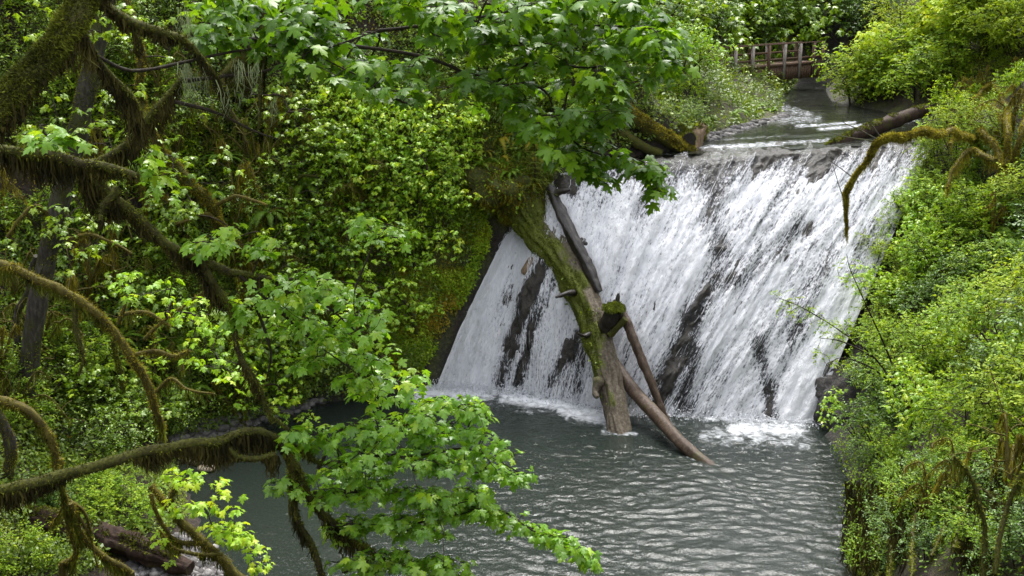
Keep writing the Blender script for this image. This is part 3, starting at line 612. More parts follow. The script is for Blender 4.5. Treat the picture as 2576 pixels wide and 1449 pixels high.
# mossy root mass where it leaves the bank
C0 = PY(1275, 470, 35.2)
o_ = MB(); nn = 40; uu, vv = np.meshgrid(np.linspace(0, 2*np.pi, nn), np.linspace(-np.pi/2, np.pi/2, 24))
S = np.stack([np.cos(vv)*np.cos(uu)*1.35, np.cos(vv)*np.sin(uu)*1.2, np.sin(vv)*.8], -1); S = S*(1+.55*fbm(S*1.3, 19, 4))[..., None]; S[..., 2] -= .35*S[..., 0]; S = S+C0
o_.add(S, gridF(24, nn)); T = empty('mossy_bank_clump', C0-np.array([0, 0, .6]), 'clump of moss and ferny growth over the upper end of the big log', 'moss clump')
o_.build('soil', M['ground'], T, vattr={'moss': np.full(24*nn, .6), 'rock': np.zeros(24*nn)})
mb = MB(); nb = 7000; qi = rng.integers(0, 24*nn, nb); Q = S.reshape(-1, 3)[qi]+rng.normal(0, .06, (nb, 3)); Dn = unit(Q-C0)
strands(mb, Q+Dn*.03, rng.uniform(.04, .3, nb), .011, .7); mb.build('moss', M['moss_gold'], T, smooth=False)
mb = MB(); nb = 900; qi = rng.integers(0, 24*nn, nb); Q = S.reshape(-1, 3)[qi]; Dn = unit(Q-C0); leaves(mb, OVATE, Q+Dn*rng.uniform(.02, .2, (nb, 1)), unit(Dn+.7*rdir(nb)-np.array([0, 0, .3])), Dn+np.array([0, 0, .6])+.5*rdir(nb), rng.uniform(.07, .17, nb)); mb.build('leaves', M['shrub'], T)
# mossy slab beside it
P = PY(np.array([1330, 1365, 1405, 1418]), np.array([380, 455, 540, 590]), np.array([36.2, 35.6, 34.9, 34.5]))
T = empty('fallen_log', P[-1], 'short green mossy log end beside the top of the big leaning log', 'log')
b, V, D, PP, r_ = log_mesh(P, [.3, .36, .34, .2], 18, .15, .15, 31, 40); b.build('log_body', M['log'], T, vattr={'mossy': mossy_attr(b, V, D, lambda v, d: np.full(len(v), .3), 18)})
mb = MB(); moss_on(mb, V, D, .08, 1400, .025, .6); mb.build('moss', M['moss_green'], T, smooth=False)
# slim wet logs behind: an upper and a lower piece
OFF = np.array([-.1, -.7, .45])
P = pathpx([(1388, 496, 35.2), (1408, 545, 34.7), (1436, 600, 34.1), (1466, 655, 33.5), (1490, 705, 33.0), (1508, 745, 32.6)], 50)+OFF*np.linspace(1, .55, 50)[:, None]
T = empty('fallen_log', P[-1], 'dark wet broken log lying in the white water right of the big log top', 'log')
b, V, D, PP, r_ = log_mesh(P, [.15, .2, .2, .18, .12], 18, .16, .25, 12, 60); b.build('log_body', M['log_dark'], T)
mb = MB(); tube(mb, pathpx([(1404, 512, 34.9), (1425, 505, 34.7), (1440, 503, 34.6)], 8)+OFF, np.linspace(.14, .06, 8), 8, .3, 0, 8); mb.build('branch_stub', M['log_dark'], T)
P = pathpx([(1548, 775, 32.0), (1572, 815, 31.5), (1604, 890, 30.8), (1640, 975, 30.2), (1668, 1046, 29.75), (1690, 1100, 29.4)], 60)+OFF*np.linspace(.9, .2, 60)[:, None]
T = empty('fallen_log', P[-6], 'slim brown pole leaning from behind the green capped stump into the pool', 'log')
b, V, D, PP, r_ = log_mesh(P, [.12, .15, .14, .13, .12, .11], 16, .16, .2, 13, 70); b.build('log_body', M['log_brown'], T)
# thicker brown log crossing in front, its end under water
P = pathpx([(1540, 900, 31.6), (1560, 935, 30.9), (1600, 990, 29.9), (1650, 1043, 28.8), (1703, 1103, 27.5), (1757, 1152, 26.75), (1850, 1220, 25.7), (1945, 1285, 24.7)], 60)
P[:, 2] = np.where(P[:, 2] < .15, P[:, 2], P[:, 2])
T = empty('fallen_log', P[40], 'smooth brown log slanting down into the pool, its lower end visible under water', 'log')
b, V, D, PP, r_ = log_mesh(P, [.16, .19, .215, .22, .20, .17, .15, .12], 20, .05, .08, 15, 90); b.build('log_body', M['log_brown'], T)
# moss capped stump end
T = empty('log_stump', PY(1543, 850, 31.0), 'dark broken stump with a bright green moss cap beside the big log', 'stump')
P = np.array([PY(1512, 850, 31.3), PY(1525, 825, 31.2), PY(1538, 800, 31.0), PY(1546, 778, 30.9)])
b, V, D, PP, r_ = log_mesh(P, [.22, .30, .33, .29], 20, .16, .15, 22, 30); b.build('stump_body', M['log_dark'], T)
mb = MB(); uu, vv = np.meshgrid(np.linspace(0, 2*np.pi, 28), np.linspace(0.0, np.pi/2, 10)); S = np.stack([np.cos(vv)*np.cos(uu)*.37, np.cos(vv)*np.sin(uu)*.37, np.sin(vv)*.17], -1); S = S*(1+.18*fbm(S*6, 3, 3))[..., None]+P[-1]+np.array([-.02, -.1, .02])
mb.add(S, gridF(10, 28)); mb.build('moss_cap', M['moss_green'], T)
mb = MB(); nb = 2500; qi = rng.integers(0, 280, nb); Q = S.reshape(-1, 3)[qi]+rng.normal(0, .03, (nb, 3)); strands(mb, Q+np.array([0, 0, .03]), rng.uniform(.02, .1, nb), .012, .4); mb.build('moss', M['moss_green'], T, smooth=False)
mb = MB(); tube(mb, pathpx([(1553, 790, 31.1), (1553, 765, 31.1), (1556, 738, 31.1)], 10), np.array([.09, .085, .08, .08, .075, .07, .07, .065, .06, .03]), 10, .25, .2, 8); mb.build('upright_stub', M['log_dark'], T)
mb = MB(); tube(mb, pathpx([(1535, 842, 30.9), (1560, 815, 30.7), (1572, 800, 30.6)], 10), np.linspace(.12, .1, 10), 10, .25, .2, 8); mb.build('root_stub', M['bark_moss'], T)
# split piece lodged above the rock rib
P = pathpx([(1318, 702, 34.2), (1338, 670, 34.3), (1362, 642, 34.5)], 14)
T = empty('split_wood', P[0], 'short split piece of pale wood lodged under the big log', 'driftwood')
b = MB(); tube(b, P+np.array([0, -.25, .2]), np.interp(np.linspace(0, 1, 14), [0, .1, .9, 1], [.12, .22, .24, .2]), 7, .12, .12, 4); b.build('wood_body', M['wood_cut'], T, smooth=False)
# logs upstream
P = pathpx([(a_, b_, min(hit(a_, b_)[1]-.5, c_)) for a_, b_, c_ in [(1480, 205, 44.5), (1530, 250, 43.2), (1590, 293, 41.8), (1650, 332, 40.4), (1700, 363, 39.2), (1738, 385, 38.2)]], 40); print('L5', P[::10])
T = empty('fallen_log', P[-1], 'golden mossy log sloping down the far left bank to the lip of the falls', 'log')
b, V, D, PP, r_ = log_mesh(P, [.22, .27, .29, .28, .27, .24], 20, .1, .12, 44, 60); b.build('log_body', M['bark_moss'], T)
mb = MB(); moss_on(mb, V, D, .09, 1200, .03, .2, lambda Q, d: (d[:, 2]+.5*fbm(Q, 4, 3) > -.1)); mb.build('moss', M['moss_gold'], T, smooth=False)
P = pathpx([(1738, 372, 39.0), (1752, 345, 39.2), (1766, 318, 39.5)], 14); T = empty('log_stump', P[0], 'pale broken stump standing at the stream edge by the golden mossy log', 'stump')
b, V, D, PP, r_ = log_mesh(P, [.36, .33, .3, .26], 12, .2, .2, 24, 24); b.build('stump_body', M['wood_cut'], T)
mb = MB(); moss_on(mb, V, D, .1, 900, .03, .3, lambda Q, d: (d[:, 1] < .2) & (fbm(Q*2, 4, 3) > 0)); mb.build('moss', M['moss'], T, smooth=False)
P = pathpx([(1700, 330, 38.6), (1722, 345, 38.4), (1736, 352, 38.0)], 12); T = empty('fallen_log', P[-1], 'short round mossy log end facing the camera left of the pale stump', 'log')
b, V, D, PP, r_ = log_mesh(P, [.3, .3, .29], 16, .1, .1, 26, 16); b.build('log_body', M['log_dark'], T); mb = MB(); moss_on(mb, V, D, .08, 1600, .025, .3); mb.build('moss', M['moss'], T, smooth=False)
P = pathpx([(2075, 370, 37.8), (2130, 350, 38.6), (2200, 322, 39.6), (2260, 300, 40.6), (2330, 276, 41.8)], 40)
T = empty('fallen_log', P[0], 'dark log with a red brown patch lying across the stream under right bank bushes', 'log')
b, V, D, PP, r_ = log_mesh(P, [.10, .24, .28, .28, .26], 18, .1, .12, 54, 60); b.build('log_body', M['log_rot'], T)
mb = MB(); moss_on(mb, V, D, .07, 900, .03, .2, lambda Q, d: (d[:, 2]+.6*fbm(Q, 4, 3) > .85)); mb.build('moss', M['moss'], T, smooth=False)
for (a, b_) in (((2340, 395, 37), (2290, 375, 37.2)),):
    pass
P = pathpx([(a_, b_, hit(a_, b_)[1]-.35) for a_, b_ in [(1560, 330), (1610, 365), (1660, 388)]], 20); T = empty('fallen_log', P[-1], 'thin half hidden mossy log low on the far left bank by the falls lip', 'log')
b, V, D, PP, r_ = log_mesh(P, [.2, .2, .18], 12, .1, .12, 64, 30); b.build('log_body', M['bark_moss'], T)
# log on the gravel, lower left
P = pathpx([(20, 1290, 21.2), (110, 1310, 21.0), (230, 1345, 20.6), (360, 1385, 20.1), (480, 1428, 19.6)], 40)
P[:, 2] = np.maximum(P[:, 2], zt(P[:, 0], P[:, 1])+.04)
T = empty('fallen_log', P[-1], 'rotting reddish log lying on the gravel in the lower left corner', 'log')
b, V, D, PP, r_ = log_mesh(P, [.2, .24, .26, .24, .15], 26, .3, .4, 74, 90); b.build('log_body', M['log_rot'], T)
mb = MB(); moss_on(mb, V, D, .07, 900, .025, .2, lambda Q, d: (d[:, 2]+.9*fbm(Q, 4, 3) > .95)); mb.build('moss', M['moss'], T, smooth=False)
# pale stones
for k, (a, b_, s, lab) in enumerate([(505, 1158, .30, 'larger pale stone in the shallows under the long mossy branch'), (520, 1178, .2, 'smaller pale stone just below the larger one in the shallows'), (500, 1385, .2, 'pale stone at the water edge by the gravel, lower left'), (462, 1400, .15, 'small white stone on the gravel beside the rotting log')]):
    c = PZ(a, b_, .08) if k < 2 else hit(a, b_)
    uu, vv = np.meshgrid(np.linspace(0, 2*np.pi, 18), np.linspace(-np.pi/2, np.pi/2, 11)); S = np.stack([np.cos(vv)*np.cos(uu)*1.2, np.cos(vv)*np.sin(uu)*.8, np.sin(vv)*.5], -1)*s; S = S*(1+.25*fbm(S*6+k, 5, 3))[..., None]+c
    o = MB().add(S, gridF(11, 18)).build('stone', M['stone_pale']); tag(o, lab, 'stone', 'pale stones by the pool edge')
# ================================================================== footbridge
def box(mb, c, ax, ay, az):
    c = np.asarray(c, float); V = [c+sx*ax+sy*ay+sz*az for sx in (-1, 1) for sy in (-1, 1) for sz in (-1, 1)]
    mb.add(V, np.array([(0, 1, 3, 2), (4, 6, 7, 5), (0, 4, 5, 1), (2, 3, 7, 6), (0, 2, 6, 4), (1, 5, 7, 3)]))
A = PY(1790, 175, 56.5); B = PY(2066, 153, 61.5)   # deck line, near side
dv = B-A; L_ = np.linalg.norm(dv); t = dv/L_; sd_ = unit(np.cross(t, [0, 0, 1.0])); sd_ = sd_ if sd_[1] > 0 else -sd_; upv = np.array([0, 0, 1.0]); W_ = 1.5
BR = empty('footbridge', A-np.array([0, 0, .9]), 'weathered wooden footbridge with plank railings over the stream, upper right', 'bridge')
mb = MB(); box(mb, (A+B)/2+sd_*W_/2-upv*.05, t*L_/2, sd_*W_/2, upv*.05); mb.build('deck', M['plank'], BR, smooth=False)
for s_ in (0, 1):
    mb = MB(); npk = 46
    for k in range(npk):
        u = (k+.5)/npk; hh = .36+.05*random.random(); box(mb, A+dv*u+sd_*(W_*s_+(-.12 if s_ == 0 else .12))-upv*(.16+hh), t*(L_/npk/2-.006), sd_*.02, upv*hh)
    mb.build('side_planks', M['plank'], BR, smooth=False)
    mb = MB(); box(mb, (A+B)/2+sd_*(W_*s_+(-.13 if s_ == 0 else .13))-upv*.05, t*L_/2, sd_*.05, upv*.09); mb.build('edge_beam', M['plank'], BR, smooth=False)
    H_ = 1.12
    mb = MB(); box(mb, (A+B)/2+sd_*(W_*s_+(-.12 if s_ == 0 else .12))+upv*(H_+.03), t*L_/2, sd_*.08, upv*.03); mb.build('top_rail', M['plank'], BR, smooth=False)
    mb = MB(); box(mb, (A+B)/2+sd_*(W_*s_)+upv*(.28 if s_ == 0 else .62), t*L_/2, sd_*.03, upv*.06); mb.build('lower_rail', M['plank'], BR, smooth=False)
    fr_ = [.04, .18, .33, .475, .62, .765, .895, .985] if s_ == 0 else [.1, .25, .38, .52, .68, .84, .96]
    for k, u in enumerate(fr_):
        mb = MB(); lo = -.85 if s_ == 0 else -.3; box(mb, A+dv*u+sd_*(W_*s_+(-.2 if s_ == 0 else .2))+upv*(lo+H_)/2, t*.075, sd_*.07, upv*(H_-lo)/2)
        mb.build('post', M['plank_pale'] if (k in (1, 2, 4, 5) if s_ == 0 else k in (1, 4)) else M['plank'], BR, smooth=False)
# ================================================================== foreground and hero trees
def limb(parent, pts, w0, w1=0, n=40, mat='bark_moss', moss='moss', dens=3200, mlen=.036, hang=0, hl=.3, k=12, bump=.18, name='limb', Yw=None, mossmat2=None, seed=0, mw=.008, hmat='moss_dark'):
    """a moss-clad limb: pts are (px, py, Y); w0,w1 widths in photo pixels"""
    P = pathpx(pts, n); Y = P[:, 1]; w = np.linspace(w0, w1, n) if not hasattr(w0, '__len__') else np.interp(np.linspace(0, 1, n), np.linspace(0, 1, len(w0)), w0)
    P = P+np.stack([fbm(P*1.1, 301+seed, 3), fbm(P*1.1, 302+seed, 3), fbm(P*1.1, 303+seed, 3)], -1)*(w.max()/F_PX*Y.mean())*.35
    r = w/F_PX*Y*.5*.62
    b = MB(); V, D = tube(b, P, r, k, bump, 0, seed+3, nf=6); o = b.build(name, M[mat], parent)
    if moss:
        mb = MB(); moss_on(mb, V, D, mlen, dens, mw, .5); mb.build('moss', M[moss], o, smooth=False)
    if hang:
        mb = MB(); hang_moss(mb, P, r, int(hang*1.4), hl*1.45, .009, seed); mb.build('hanging_moss', M[hmat], o, smooth=False)
    return P
def spray(spine, rad, n, dY=.5, flat=.8):
    """leaf target points round a spine of (px, py, Y); rad in photo pixels"""
    p = np.array(spine, float); t = rng.uniform(0, len(p)-1.001, n); i = t.astype(int); f = (t-i)[:, None]; c = p[i]*(1-f)+p[i+1]*f
    rr = np.sqrt(rng.random(n))*rad; an = rng.uniform(0, 2*np.pi, n)
    return PY(c[:, 0]+rr*np.cos(an), c[:, 1]+rr*np.sin(an)*flat, c[:, 2]+rng.normal(0, dY, n))
def inpoly(x, y, poly):
    poly = np.array(poly, float); r = np.zeros(len(x), bool); j = len(poly)-1
    for i in range(len(poly)):
        a, b = poly[i], poly[j]; c = ((a[1] > y) != (b[1] > y)) & (x < (b[0]-a[0])*(y-a[1])/(b[1]-a[1]+1e-9)+a[0]); r ^= c; j = i
    return r
def region(poly, n, Y0, Y1, clump=.012, thr=-.25, seed=0):
    q = np.array(poly, float); lo = q.min(0); hi = q.max(0); out = []
    while len(out) < n:
        x = rng.uniform(lo[0], hi[0], 4*n); y = rng.uniform(lo[1], hi[1], 4*n); k = inpoly(x, y, poly)
        k &= vnoise(np.stack([x*clump, y*clump*1.8, 0*x+seed], -1), seed) > thr
        out += list(zip(x[k], y[k]))
    o = np.array(out[:n]); return PY(o[:, 0], o[:, 1], rng.uniform(Y0, Y1, n))
def foliage(parent, seeds, targets, size, mat, per=(4, 8), tpl=MAPLE, r0=.004, twig='twig', kind='maple', length=.35, rmax=.05, name='foliage', droop=(.25, .95), ex=.45):
    mb = MB(); lf = MB(); d = grow(mb, seeds, targets, r0, ex=ex, rmax=rmax)
    if kind == 'maple': maple_clusters(lf, targets, size, per, tpl, stems=mb, droop=droop)
    else: twig_leaves(lf, np.asarray(targets), d+np.array([0, 0, .1]), size, per, length, tpl, stems=mb)
    a = mb.build('twigs', M[twig], parent); b = lf.build(name, M[mat], parent); return b
# ---- 1  the leaning maple, upper left
g = np.array([-5.2, 4.0, float(zt(-5.2, 4.0))])
T1 = empty('maple_tree', g, 'large dark maple hung with moss, its thick trunk leaning across the upper left corner', 'tree')
trunk_px = [(-300, 640, 6.3), (-130, 420, 6.6), (0, 268, 7.0), (110, 150, 7.2), (195, 30, 7.4), (262, -110, 7.6)]
P = pathpx(trunk_px, 50); P = np.vstack([smooth_path([g-np.array([0, 0, .3]), (g+P[0])/2+np.array([-.3, .1, 0]), P[0]], 14)[:-1], P, P[-1]+np.linspace(.2, 6, 14)[:, None]*np.array([.35, .3, .9])])
r = np.interp(np.arange(len(P)), [0, 13, 30, 63, len(P)-1], [.28, .13, .092, .08, .05])
b = MB(); V, D = tube(b, P, r, 16, .25, 0, 3, nf=6); tr = b.build('trunk', M['bark_moss'], T1)
mb = MB(); moss_on(mb, V[8:], D[8:], .04, 5200, .009, .5); mb.build('moss', M['moss'], tr, smooth=False)
mb = MB(); hang_moss(mb, P[14:64], r[14:64]*1.05, 5200, .34, .009, 5, 3.5); mb.build('hanging_moss', M['moss_dark'], tr, smooth=False)
TOPP = P[-14:]
l1 = limb(T1, [(-330, 420, 7.2), (-60, 378, 7.9), (60, 384, 8.1), (140, 398, 8.2), (215, 418, 8.3), (285, 385, 8.4), (345, 333, 8.5), (402, 265, 8.6), (462, 204, 8.8)], [46, 46, 44, 44, 34, 26, 22, 18, 13], hang=900, hl=.2, seed=1)
l2 = limb(T1, [(205, 420, 8.3), (285, 478, 8.4), (365, 556, 8.6), (448, 625, 8.8), (560, 668, 9.1), (692, 708, 9.4)], [42, 40, 38, 36, 34, 15], hang=1500, hl=.26, seed=2)
l3 = limb(T1, [(500, 655, 8.95), (545, 735, 9.1), (585, 800, 9.2), (598, 880, 9.3), (640, 970, 9.4), (690, 1060, 9.5)], [42, 40, 30, 22, 30, 20], hang=700, hl=.22, seed=3)
l4 = limb(T1, [(690, 1050, 9.5), (735, 1085, 9.6), (790, 1105, 9.8)], 16, 8, seed=4)
l5 = limb(T1, [(215, 415, 8.3), (262, 420, 8.25), (310, 432, 8.2), (350, 446, 8.15)], 34, 24, hang=200, hl=.16, seed=5)
l6 = limb(T1, [(300, 480, 8.4), (262, 520, 8.3), (255, 560, 8.2)], 40, 16, hang=160, hl=.2, seed=6)
l7 = limb(T1, [(250, -20, 7.7), (295, 30, 7.9), (345, 62, 8.1), (405, 88, 8.3), (470, 122, 8.5), (520, 170, 8.7), (560, 240, 8.9)], [40, 44, 40, 34, 28, 18, 10], hang=600, hl=.18, seed=7)
l8 = limb(T1, [(340, 60, 8.1), (350, 95, 8.1), (348, 128, 8.1)], 30, 18, hang=160, hl=.16, seed=8)
l9 = limb(T1, [(210, 95, 7.5), (240, 160, 7.8), (285, 210, 8.0), (318, 250, 8.1), (345, 290, 8.2)], [40, 34, 26, 26, 18], hang=500, hl=.22, seed=9)
l10 = limb(T1, [(655, -60, 9.6), (656, 40, 9.6), (662, 140, 9.6), (658, 220, 9.6), (652, 325, 9.6)], [12, 16, 20, 20, 10], hang=120, hl=.15, seed=10, moss='moss_dark')
thin = [[(462, 204, 8.8), (560, 192, 9.0), (660, 180, 9.2), (755, 148, 9.4), (850, 112, 9.6), (950, 78, 9.8)], [(225, 130, 7.65), (330, 178, 8.3), (470, 155, 8.8), (600, 128, 9.1), (740, 120, 9.4), (900, 190, 9.7)], [(440, 256, 8.7), (540, 282, 8.9), (640, 330, 9.1), (700, 350, 9.2)],
        [(850, 112, 9.6), (1000, 130, 9.8), (1120, 160, 10), (1230, 215, 10.2), (1330, 210, 10.3), (1380, 240, 10.4), (1400, 300, 10.4), (1455, 365, 10.5), (1520, 390, 10.5), (1600, 400, 10.6)], [(950, 78, 9.8), (1100, 60, 10), (1250, 40, 10.2), (1400, 60, 10.4), (1560, 70, 10.6), (1650, 110, 10.8)],
        [(1230, 215, 10.2), (1340, 160, 10.3), (1480, 170, 10.5), (1600, 150, 10.6)], [(900, 190, 9.7), (1000, 250, 9.8), (1060, 270, 9.9)],
        [(692, 708, 9.4), (780, 700, 9.5), (900, 715, 9.7)], [(692, 708, 9.4), (790, 750, 9.6), (870, 810, 9.8), (960, 900, 10)], [(600, 690, 9.2), (700, 780, 9.4), (790, 860, 9.7), (900, 940, 9.9)], [(640, 760, 9.3), (680, 880, 9.4), (670, 960, 9.5)]]
mb = MB(); sd1 = [l2[::3], l3[::3], l7[::2], l1[::3]]
for q in thin:
    P_ = pathpx(q, 26); sd1.append(P_); tube(mb, P_, np.linspace(.019, .006, 26), 6, .25, 0, 1)
mb.build('branches', M['twig'], T1)
sd1 = np.vstack(sd1)
can = [(470, 0), (560, -40), (1660, -40), (1670, 60), (1690, 170), (1640, 190), (1590, 240), (1530, 310), (1470, 370), (1390, 400), (1340, 340), (1290, 285), (1180, 275), (1060, 250), (960, 230), (860, 215), (760, 170), (640, 130), (540, 110)]
tg = [region(can, 380, 8.9, 11.2, .011, -.16, 3),
      spray([(1560, 20, 10.6), (1650, 60, 10.7), (1690, 130, 10.7), (1715, 190, 10.7)], 34, 34), spray([(1400, 380, 10.4), (1500, 385, 10.5), (1580, 400, 10.5), (1640, 425, 10.5), (1662, 472, 10.5)], 20, 38, .2), spray([(1480, 420, 10.4), (1508, 450, 10.4)], 16, 9, .1),
      spray([(1180, 60, 10.0), (1320, 20, 10.2), (1470, 40, 10.4), (1600, 40, 10.6)], 60, 40), spray([(1240, 240, 10.1), (1320, 270, 10.2), (1330, 340, 10.2)], 26, 12, .3), spray([(800, 40, 9.4), (700, 90, 9.3), (900, 190, 9.6), (1040, 225, 9.8)], 55, 40), spray([(1440, 130, 10.3), (1540, 190, 10.4), (1520, 270, 10.4), (1470, 330, 10.4)], 50, 46)]
foliage(T1, sd1, np.vstack(tg), .165, 'maple', (4, 7), r0=.0028, rmax=.016)
tg = [spray([(490, 615, 8.9), (570, 590, 9.0), (690, 620, 9.2)], 34, 21, .25), spray([(640, 745, 9.4), (760, 720, 9.5), (880, 760, 9.7), (940, 800, 9.8)], 58, 64, .4), spray([(700, 810, 9.5), (830, 850, 9.7), (950, 900, 9.9), (1030, 985, 10)], 50, 62, .4), spray([(740, 900, 9.5), (850, 930, 9.7), (960, 1000, 9.9)], 34, 24, .3),
      spray([(560, 760, 9.3), (640, 820, 9.4)], 40, 13, .3), spray([(880, 560, 10), (960, 580, 10), (1020, 590, 10)], 26, 13, .3), spray([(90, 320, 8), (180, 350, 8.1)], 40, 8, .3), spray([(380, 380, 8.6), (430, 470, 8.8)], 30, 8, .3)]
foliage(T1, sd1, np.vstack(tg), .13, 'maple_bright', (4, 8), r0=.003, rmax=.02, name='foliage')
# crown added above the frame, unseen, to shade the left; pale lichen hung below
cr = np.stack([rng.uniform(-9.5, 1.0, 240), rng.uniform(3.0, 13.0, 240), rng.uniform(15.2, 18.5, 240)], -1)
foliage(T1, TOPP, cr, .24, 'maple', (5, 8), MAPLE_LO, r0=.006, name='foliage')
mb = MB(); 
for a, b_, n_, l_ in [((462, 150), (476, 190), 60, .6), ((505, 175), (520, 180), 14, .5), ((596, 150), (606, 170), 30, .5), ((640, 160), (650, 175), 16, .4), ((460, 10), (470, 60), 30, .35), ((570, 240), (580, 250), 16, .35), ((680, 260), (690, 265), 14, .3), ((470, 180), (640, 240), 14, .4)]:
    t_ = rng.random(n_); C = PY(a[0]+(b_[0]-a[0])*t_+rng.normal(0, 8, n_), a[1]+(b_[1]-a[1])*t_+rng.normal(0, 8, n_), 8.9+rng.normal(0, .15, n_)); strands(mb, C, l_*rng.uniform(.15, .9, n_)*.8, .0045, .24)
mb.build('hanging_lichen', M['lichen'], T1, smooth=False)
# ---- 2  the low maple, bottom
g = np.array([-6.2, 6.2, float(zt(-6.2, 6.2))])
T2 = empty('maple_tree', g, 'maple with a long moss-hung limb and bright leafy sprays over the pool, bottom', 'tree')
e0 = PY(-330, 1300, 6.8); b = MB(); tP = smooth_path([g-np.array([0, 0, .3]), g*.4+e0*.6+np.array([-.5, 0, .3]), e0], 16); V, D = tube(b, tP, np.linspace(.26, .13, 16), 12, .2, 0, 4); b.build('trunk', M['bark_moss'], T2)
k1 = limb(T2, [(-330, 1300, 6.8), (-40, 1232, 7.2), (150, 1190, 7.5), (350, 1138, 7.8), (520, 1108, 8.2), (640, 1084, 8.5), (705, 1108, 8.7), (748, 1170, 8.8)], [54, 52, 50, 46, 40, 32, 32, 34], hang=4200, hl=.17, seed=21, n=60, dens=2200)
k2 = limb(T2, [(740, 1160, 8.8), (742, 1240, 8.8), (752, 1310, 8.8), (790, 1390, 8.9), (815, 1500, 8.9)], [34, 30, 28, 28, 22], hang=500, hl=.2, seed=22)
k3 = limb(T2, [(750, 1175, 8.8), (790, 1260, 9.0), (850, 1320, 9.2), (920, 1370, 9.3), (960, 1400, 9.4)], [34, 32, 30, 26, 14], hang=400, hl=.18, seed=23)
k4 = limb(T2, [(700, 1105, 8.7), (760, 1130, 8.9), (810, 1160, 9.1), (900, 1140, 9.4), (980, 1085, 9.7), (1060, 1050, 9.9)], [26, 24, 18, 12, 9, 6], moss='moss', hang=60, hl=.1, seed=24)
k5 = limb(T2, [(560, 1095, 8.3), (590, 1140, 8.3), (640, 1150, 8.4), (700, 1140, 8.5)], [30, 26, 22, 20], hang=500, hl=.28, seed=25)
thin = [[(900, 1140, 9.4), (1020, 1150, 9.6), (1180, 1130, 9.8), (1320, 1195, 10)], [(790, 1240, 9.0), (950, 1240, 9.4), (1120, 1270, 9.7), (1250, 1280, 9.9), (1350, 1340, 10), (1480, 1395, 10.1)], [(850, 1320, 9.2), (1000, 1320, 9.4), (1150, 1300, 9.6)], [(860, 1440, 9.1), (960, 1405, 9.2), (1120, 1430, 9.4)], [(800, 1180, 9.1), (860, 1080, 9.3), (960, 1055, 9.5)]]
mb = MB(); sd2 = [k1[40:], k3, k4, k2]
for q in thin:
    P_ = pathpx(q, 24); sd2.append(P_); tube(mb, P_, np.linspace(.02, .006, 24), 6, .2, 0, 1)
mb.build('branches', M['twig'], T2); sd2 = np.vstack(sd2)
tg = [spray([(880, 1075, 9.4), (960, 1055, 9.5)], 24, 16, .2), spray([(930, 1110, 9.4), (1040, 1050, 9.7), (1120, 1010, 9.9), (1215, 1035, 10)], 36, 67, .4), spray([(1040, 1090, 9.7), (1180, 1080, 9.8), (1270, 1140, 9.9)], 30, 42, .3), spray([(830, 1190, 9.2), (960, 1150, 9.5), (1120, 1150, 9.7), (1230, 1165, 9.9)], 44, 78, .4), spray([(1240, 1180, 9.9), (1320, 1200, 10)], 18, 16, .2),
      spray([(790, 1255, 9.1), (950, 1225, 9.4), (1110, 1255, 9.6), (1230, 1250, 9.8)], 42, 84, .4), spray([(1100, 1280, 9.7), (1240, 1285, 9.9), (1340, 1335, 10)], 32, 47, .3), spray([(1340, 1330, 10), (1420, 1365, 10), (1485, 1395, 10.1)], 18, 28, .2), spray([(1470, 1400, 10.1), (1482, 1425, 10.1)], 9, 7, .1), spray([(830, 1330, 9.2), (980, 1310, 9.4), (1110, 1320, 9.5)], 34, 47, .3),
      spray([(860, 1430, 9.1), (960, 1400, 9.2), (1080, 1415, 9.3), (1170, 1440, 9.4)], 32, 56, .3), spray([(720, 1110, 8.7), (800, 1090, 8.9), (880, 1130, 9.2)], 40, 30, .3), spray([(700, 1210, 8.8), (760, 1210, 9)], 26, 11, .2)]
foliage(T2, sd2, np.vstack(tg), .115, 'maple_bright', (4, 8), r0=.0026, rmax=.014)
# ---- 3  mid-slope golden moss tree
def ground_at(x, y, Y):
    P_ = PY(x, y, Y); return np.array([P_[0], P_[1], float(zt(P_[0], P_[1]))])
def rooted(name, pts, label, cat='tree', dx=0, dz=0):
    P_ = PY(*[np.array(v, float) for v in zip(*pts)]) if False else None
def tree_from(label, root, group=None, cat='tree', name='maple_tree'):
    return empty(name, root, label, cat, group)
def trunk_to_ground(parent, P0, r0, mat='bark_moss', dx=0., dy=0., seed=0, name='trunk'):
    """continues a limb that starts at P0 down to the slope"""
    x, y = P0[0]+dx, P0[1]+dy; gz_ = float(zt(x, y)); G = np.array([x, y, gz_-.3]); b = MB()
    tube(b, smooth_path([G, G*.5+P0*.5+np.array([-dx*.2, 0, .1]), P0], 16), np.linspace(r0*1.4, r0, 16), 10, .2, 0, seed); b.build(name, M[mat], parent); return G
T = tree_from('mossy maple whose golden arching limb bends down across the left edge', ground_at(-90, 700, 13.5)); 
a = limb(T, [(-160, 640, 13.2), (-20, 662, 13.2), (60, 682, 13.2), (150, 724, 13.2), (230, 776, 13.3), (292, 832, 13.4), (342, 902, 13.5), (382, 985, 13.6), (418, 1085, 13.8)], [40, 38, 34, 36, 34, 34, 34, 34, 26], 0, 60, 'bark_gold', 'moss_gold', 2200, .06, 900, .3, seed=31, hmat='moss')
trunk_to_ground(T, a[0], .24, seed=1)
limb(T, [(345, 898, 13.5), (400, 886, 13.4), (440, 896, 13.3), (482, 880, 13.2)], 20, 15, 20, 'bark_gold', 'moss_gold', 1800, .06, 120, .15, seed=32, hmat='moss')
limb(T, [(360, 850, 13.5), (425, 795, 13.4), (512, 735, 13.3)], 16, 7, 20, 'bark_gold', 'moss_gold', 1400, .045, 0, seed=33)
limb(T, [(300, 795, 13.4), (365, 786, 13.4), (425, 822, 13.4)], 18, 10, 20, 'bark_gold', 'moss_gold', 1800, .05, 80, .15, seed=34, hmat='moss')
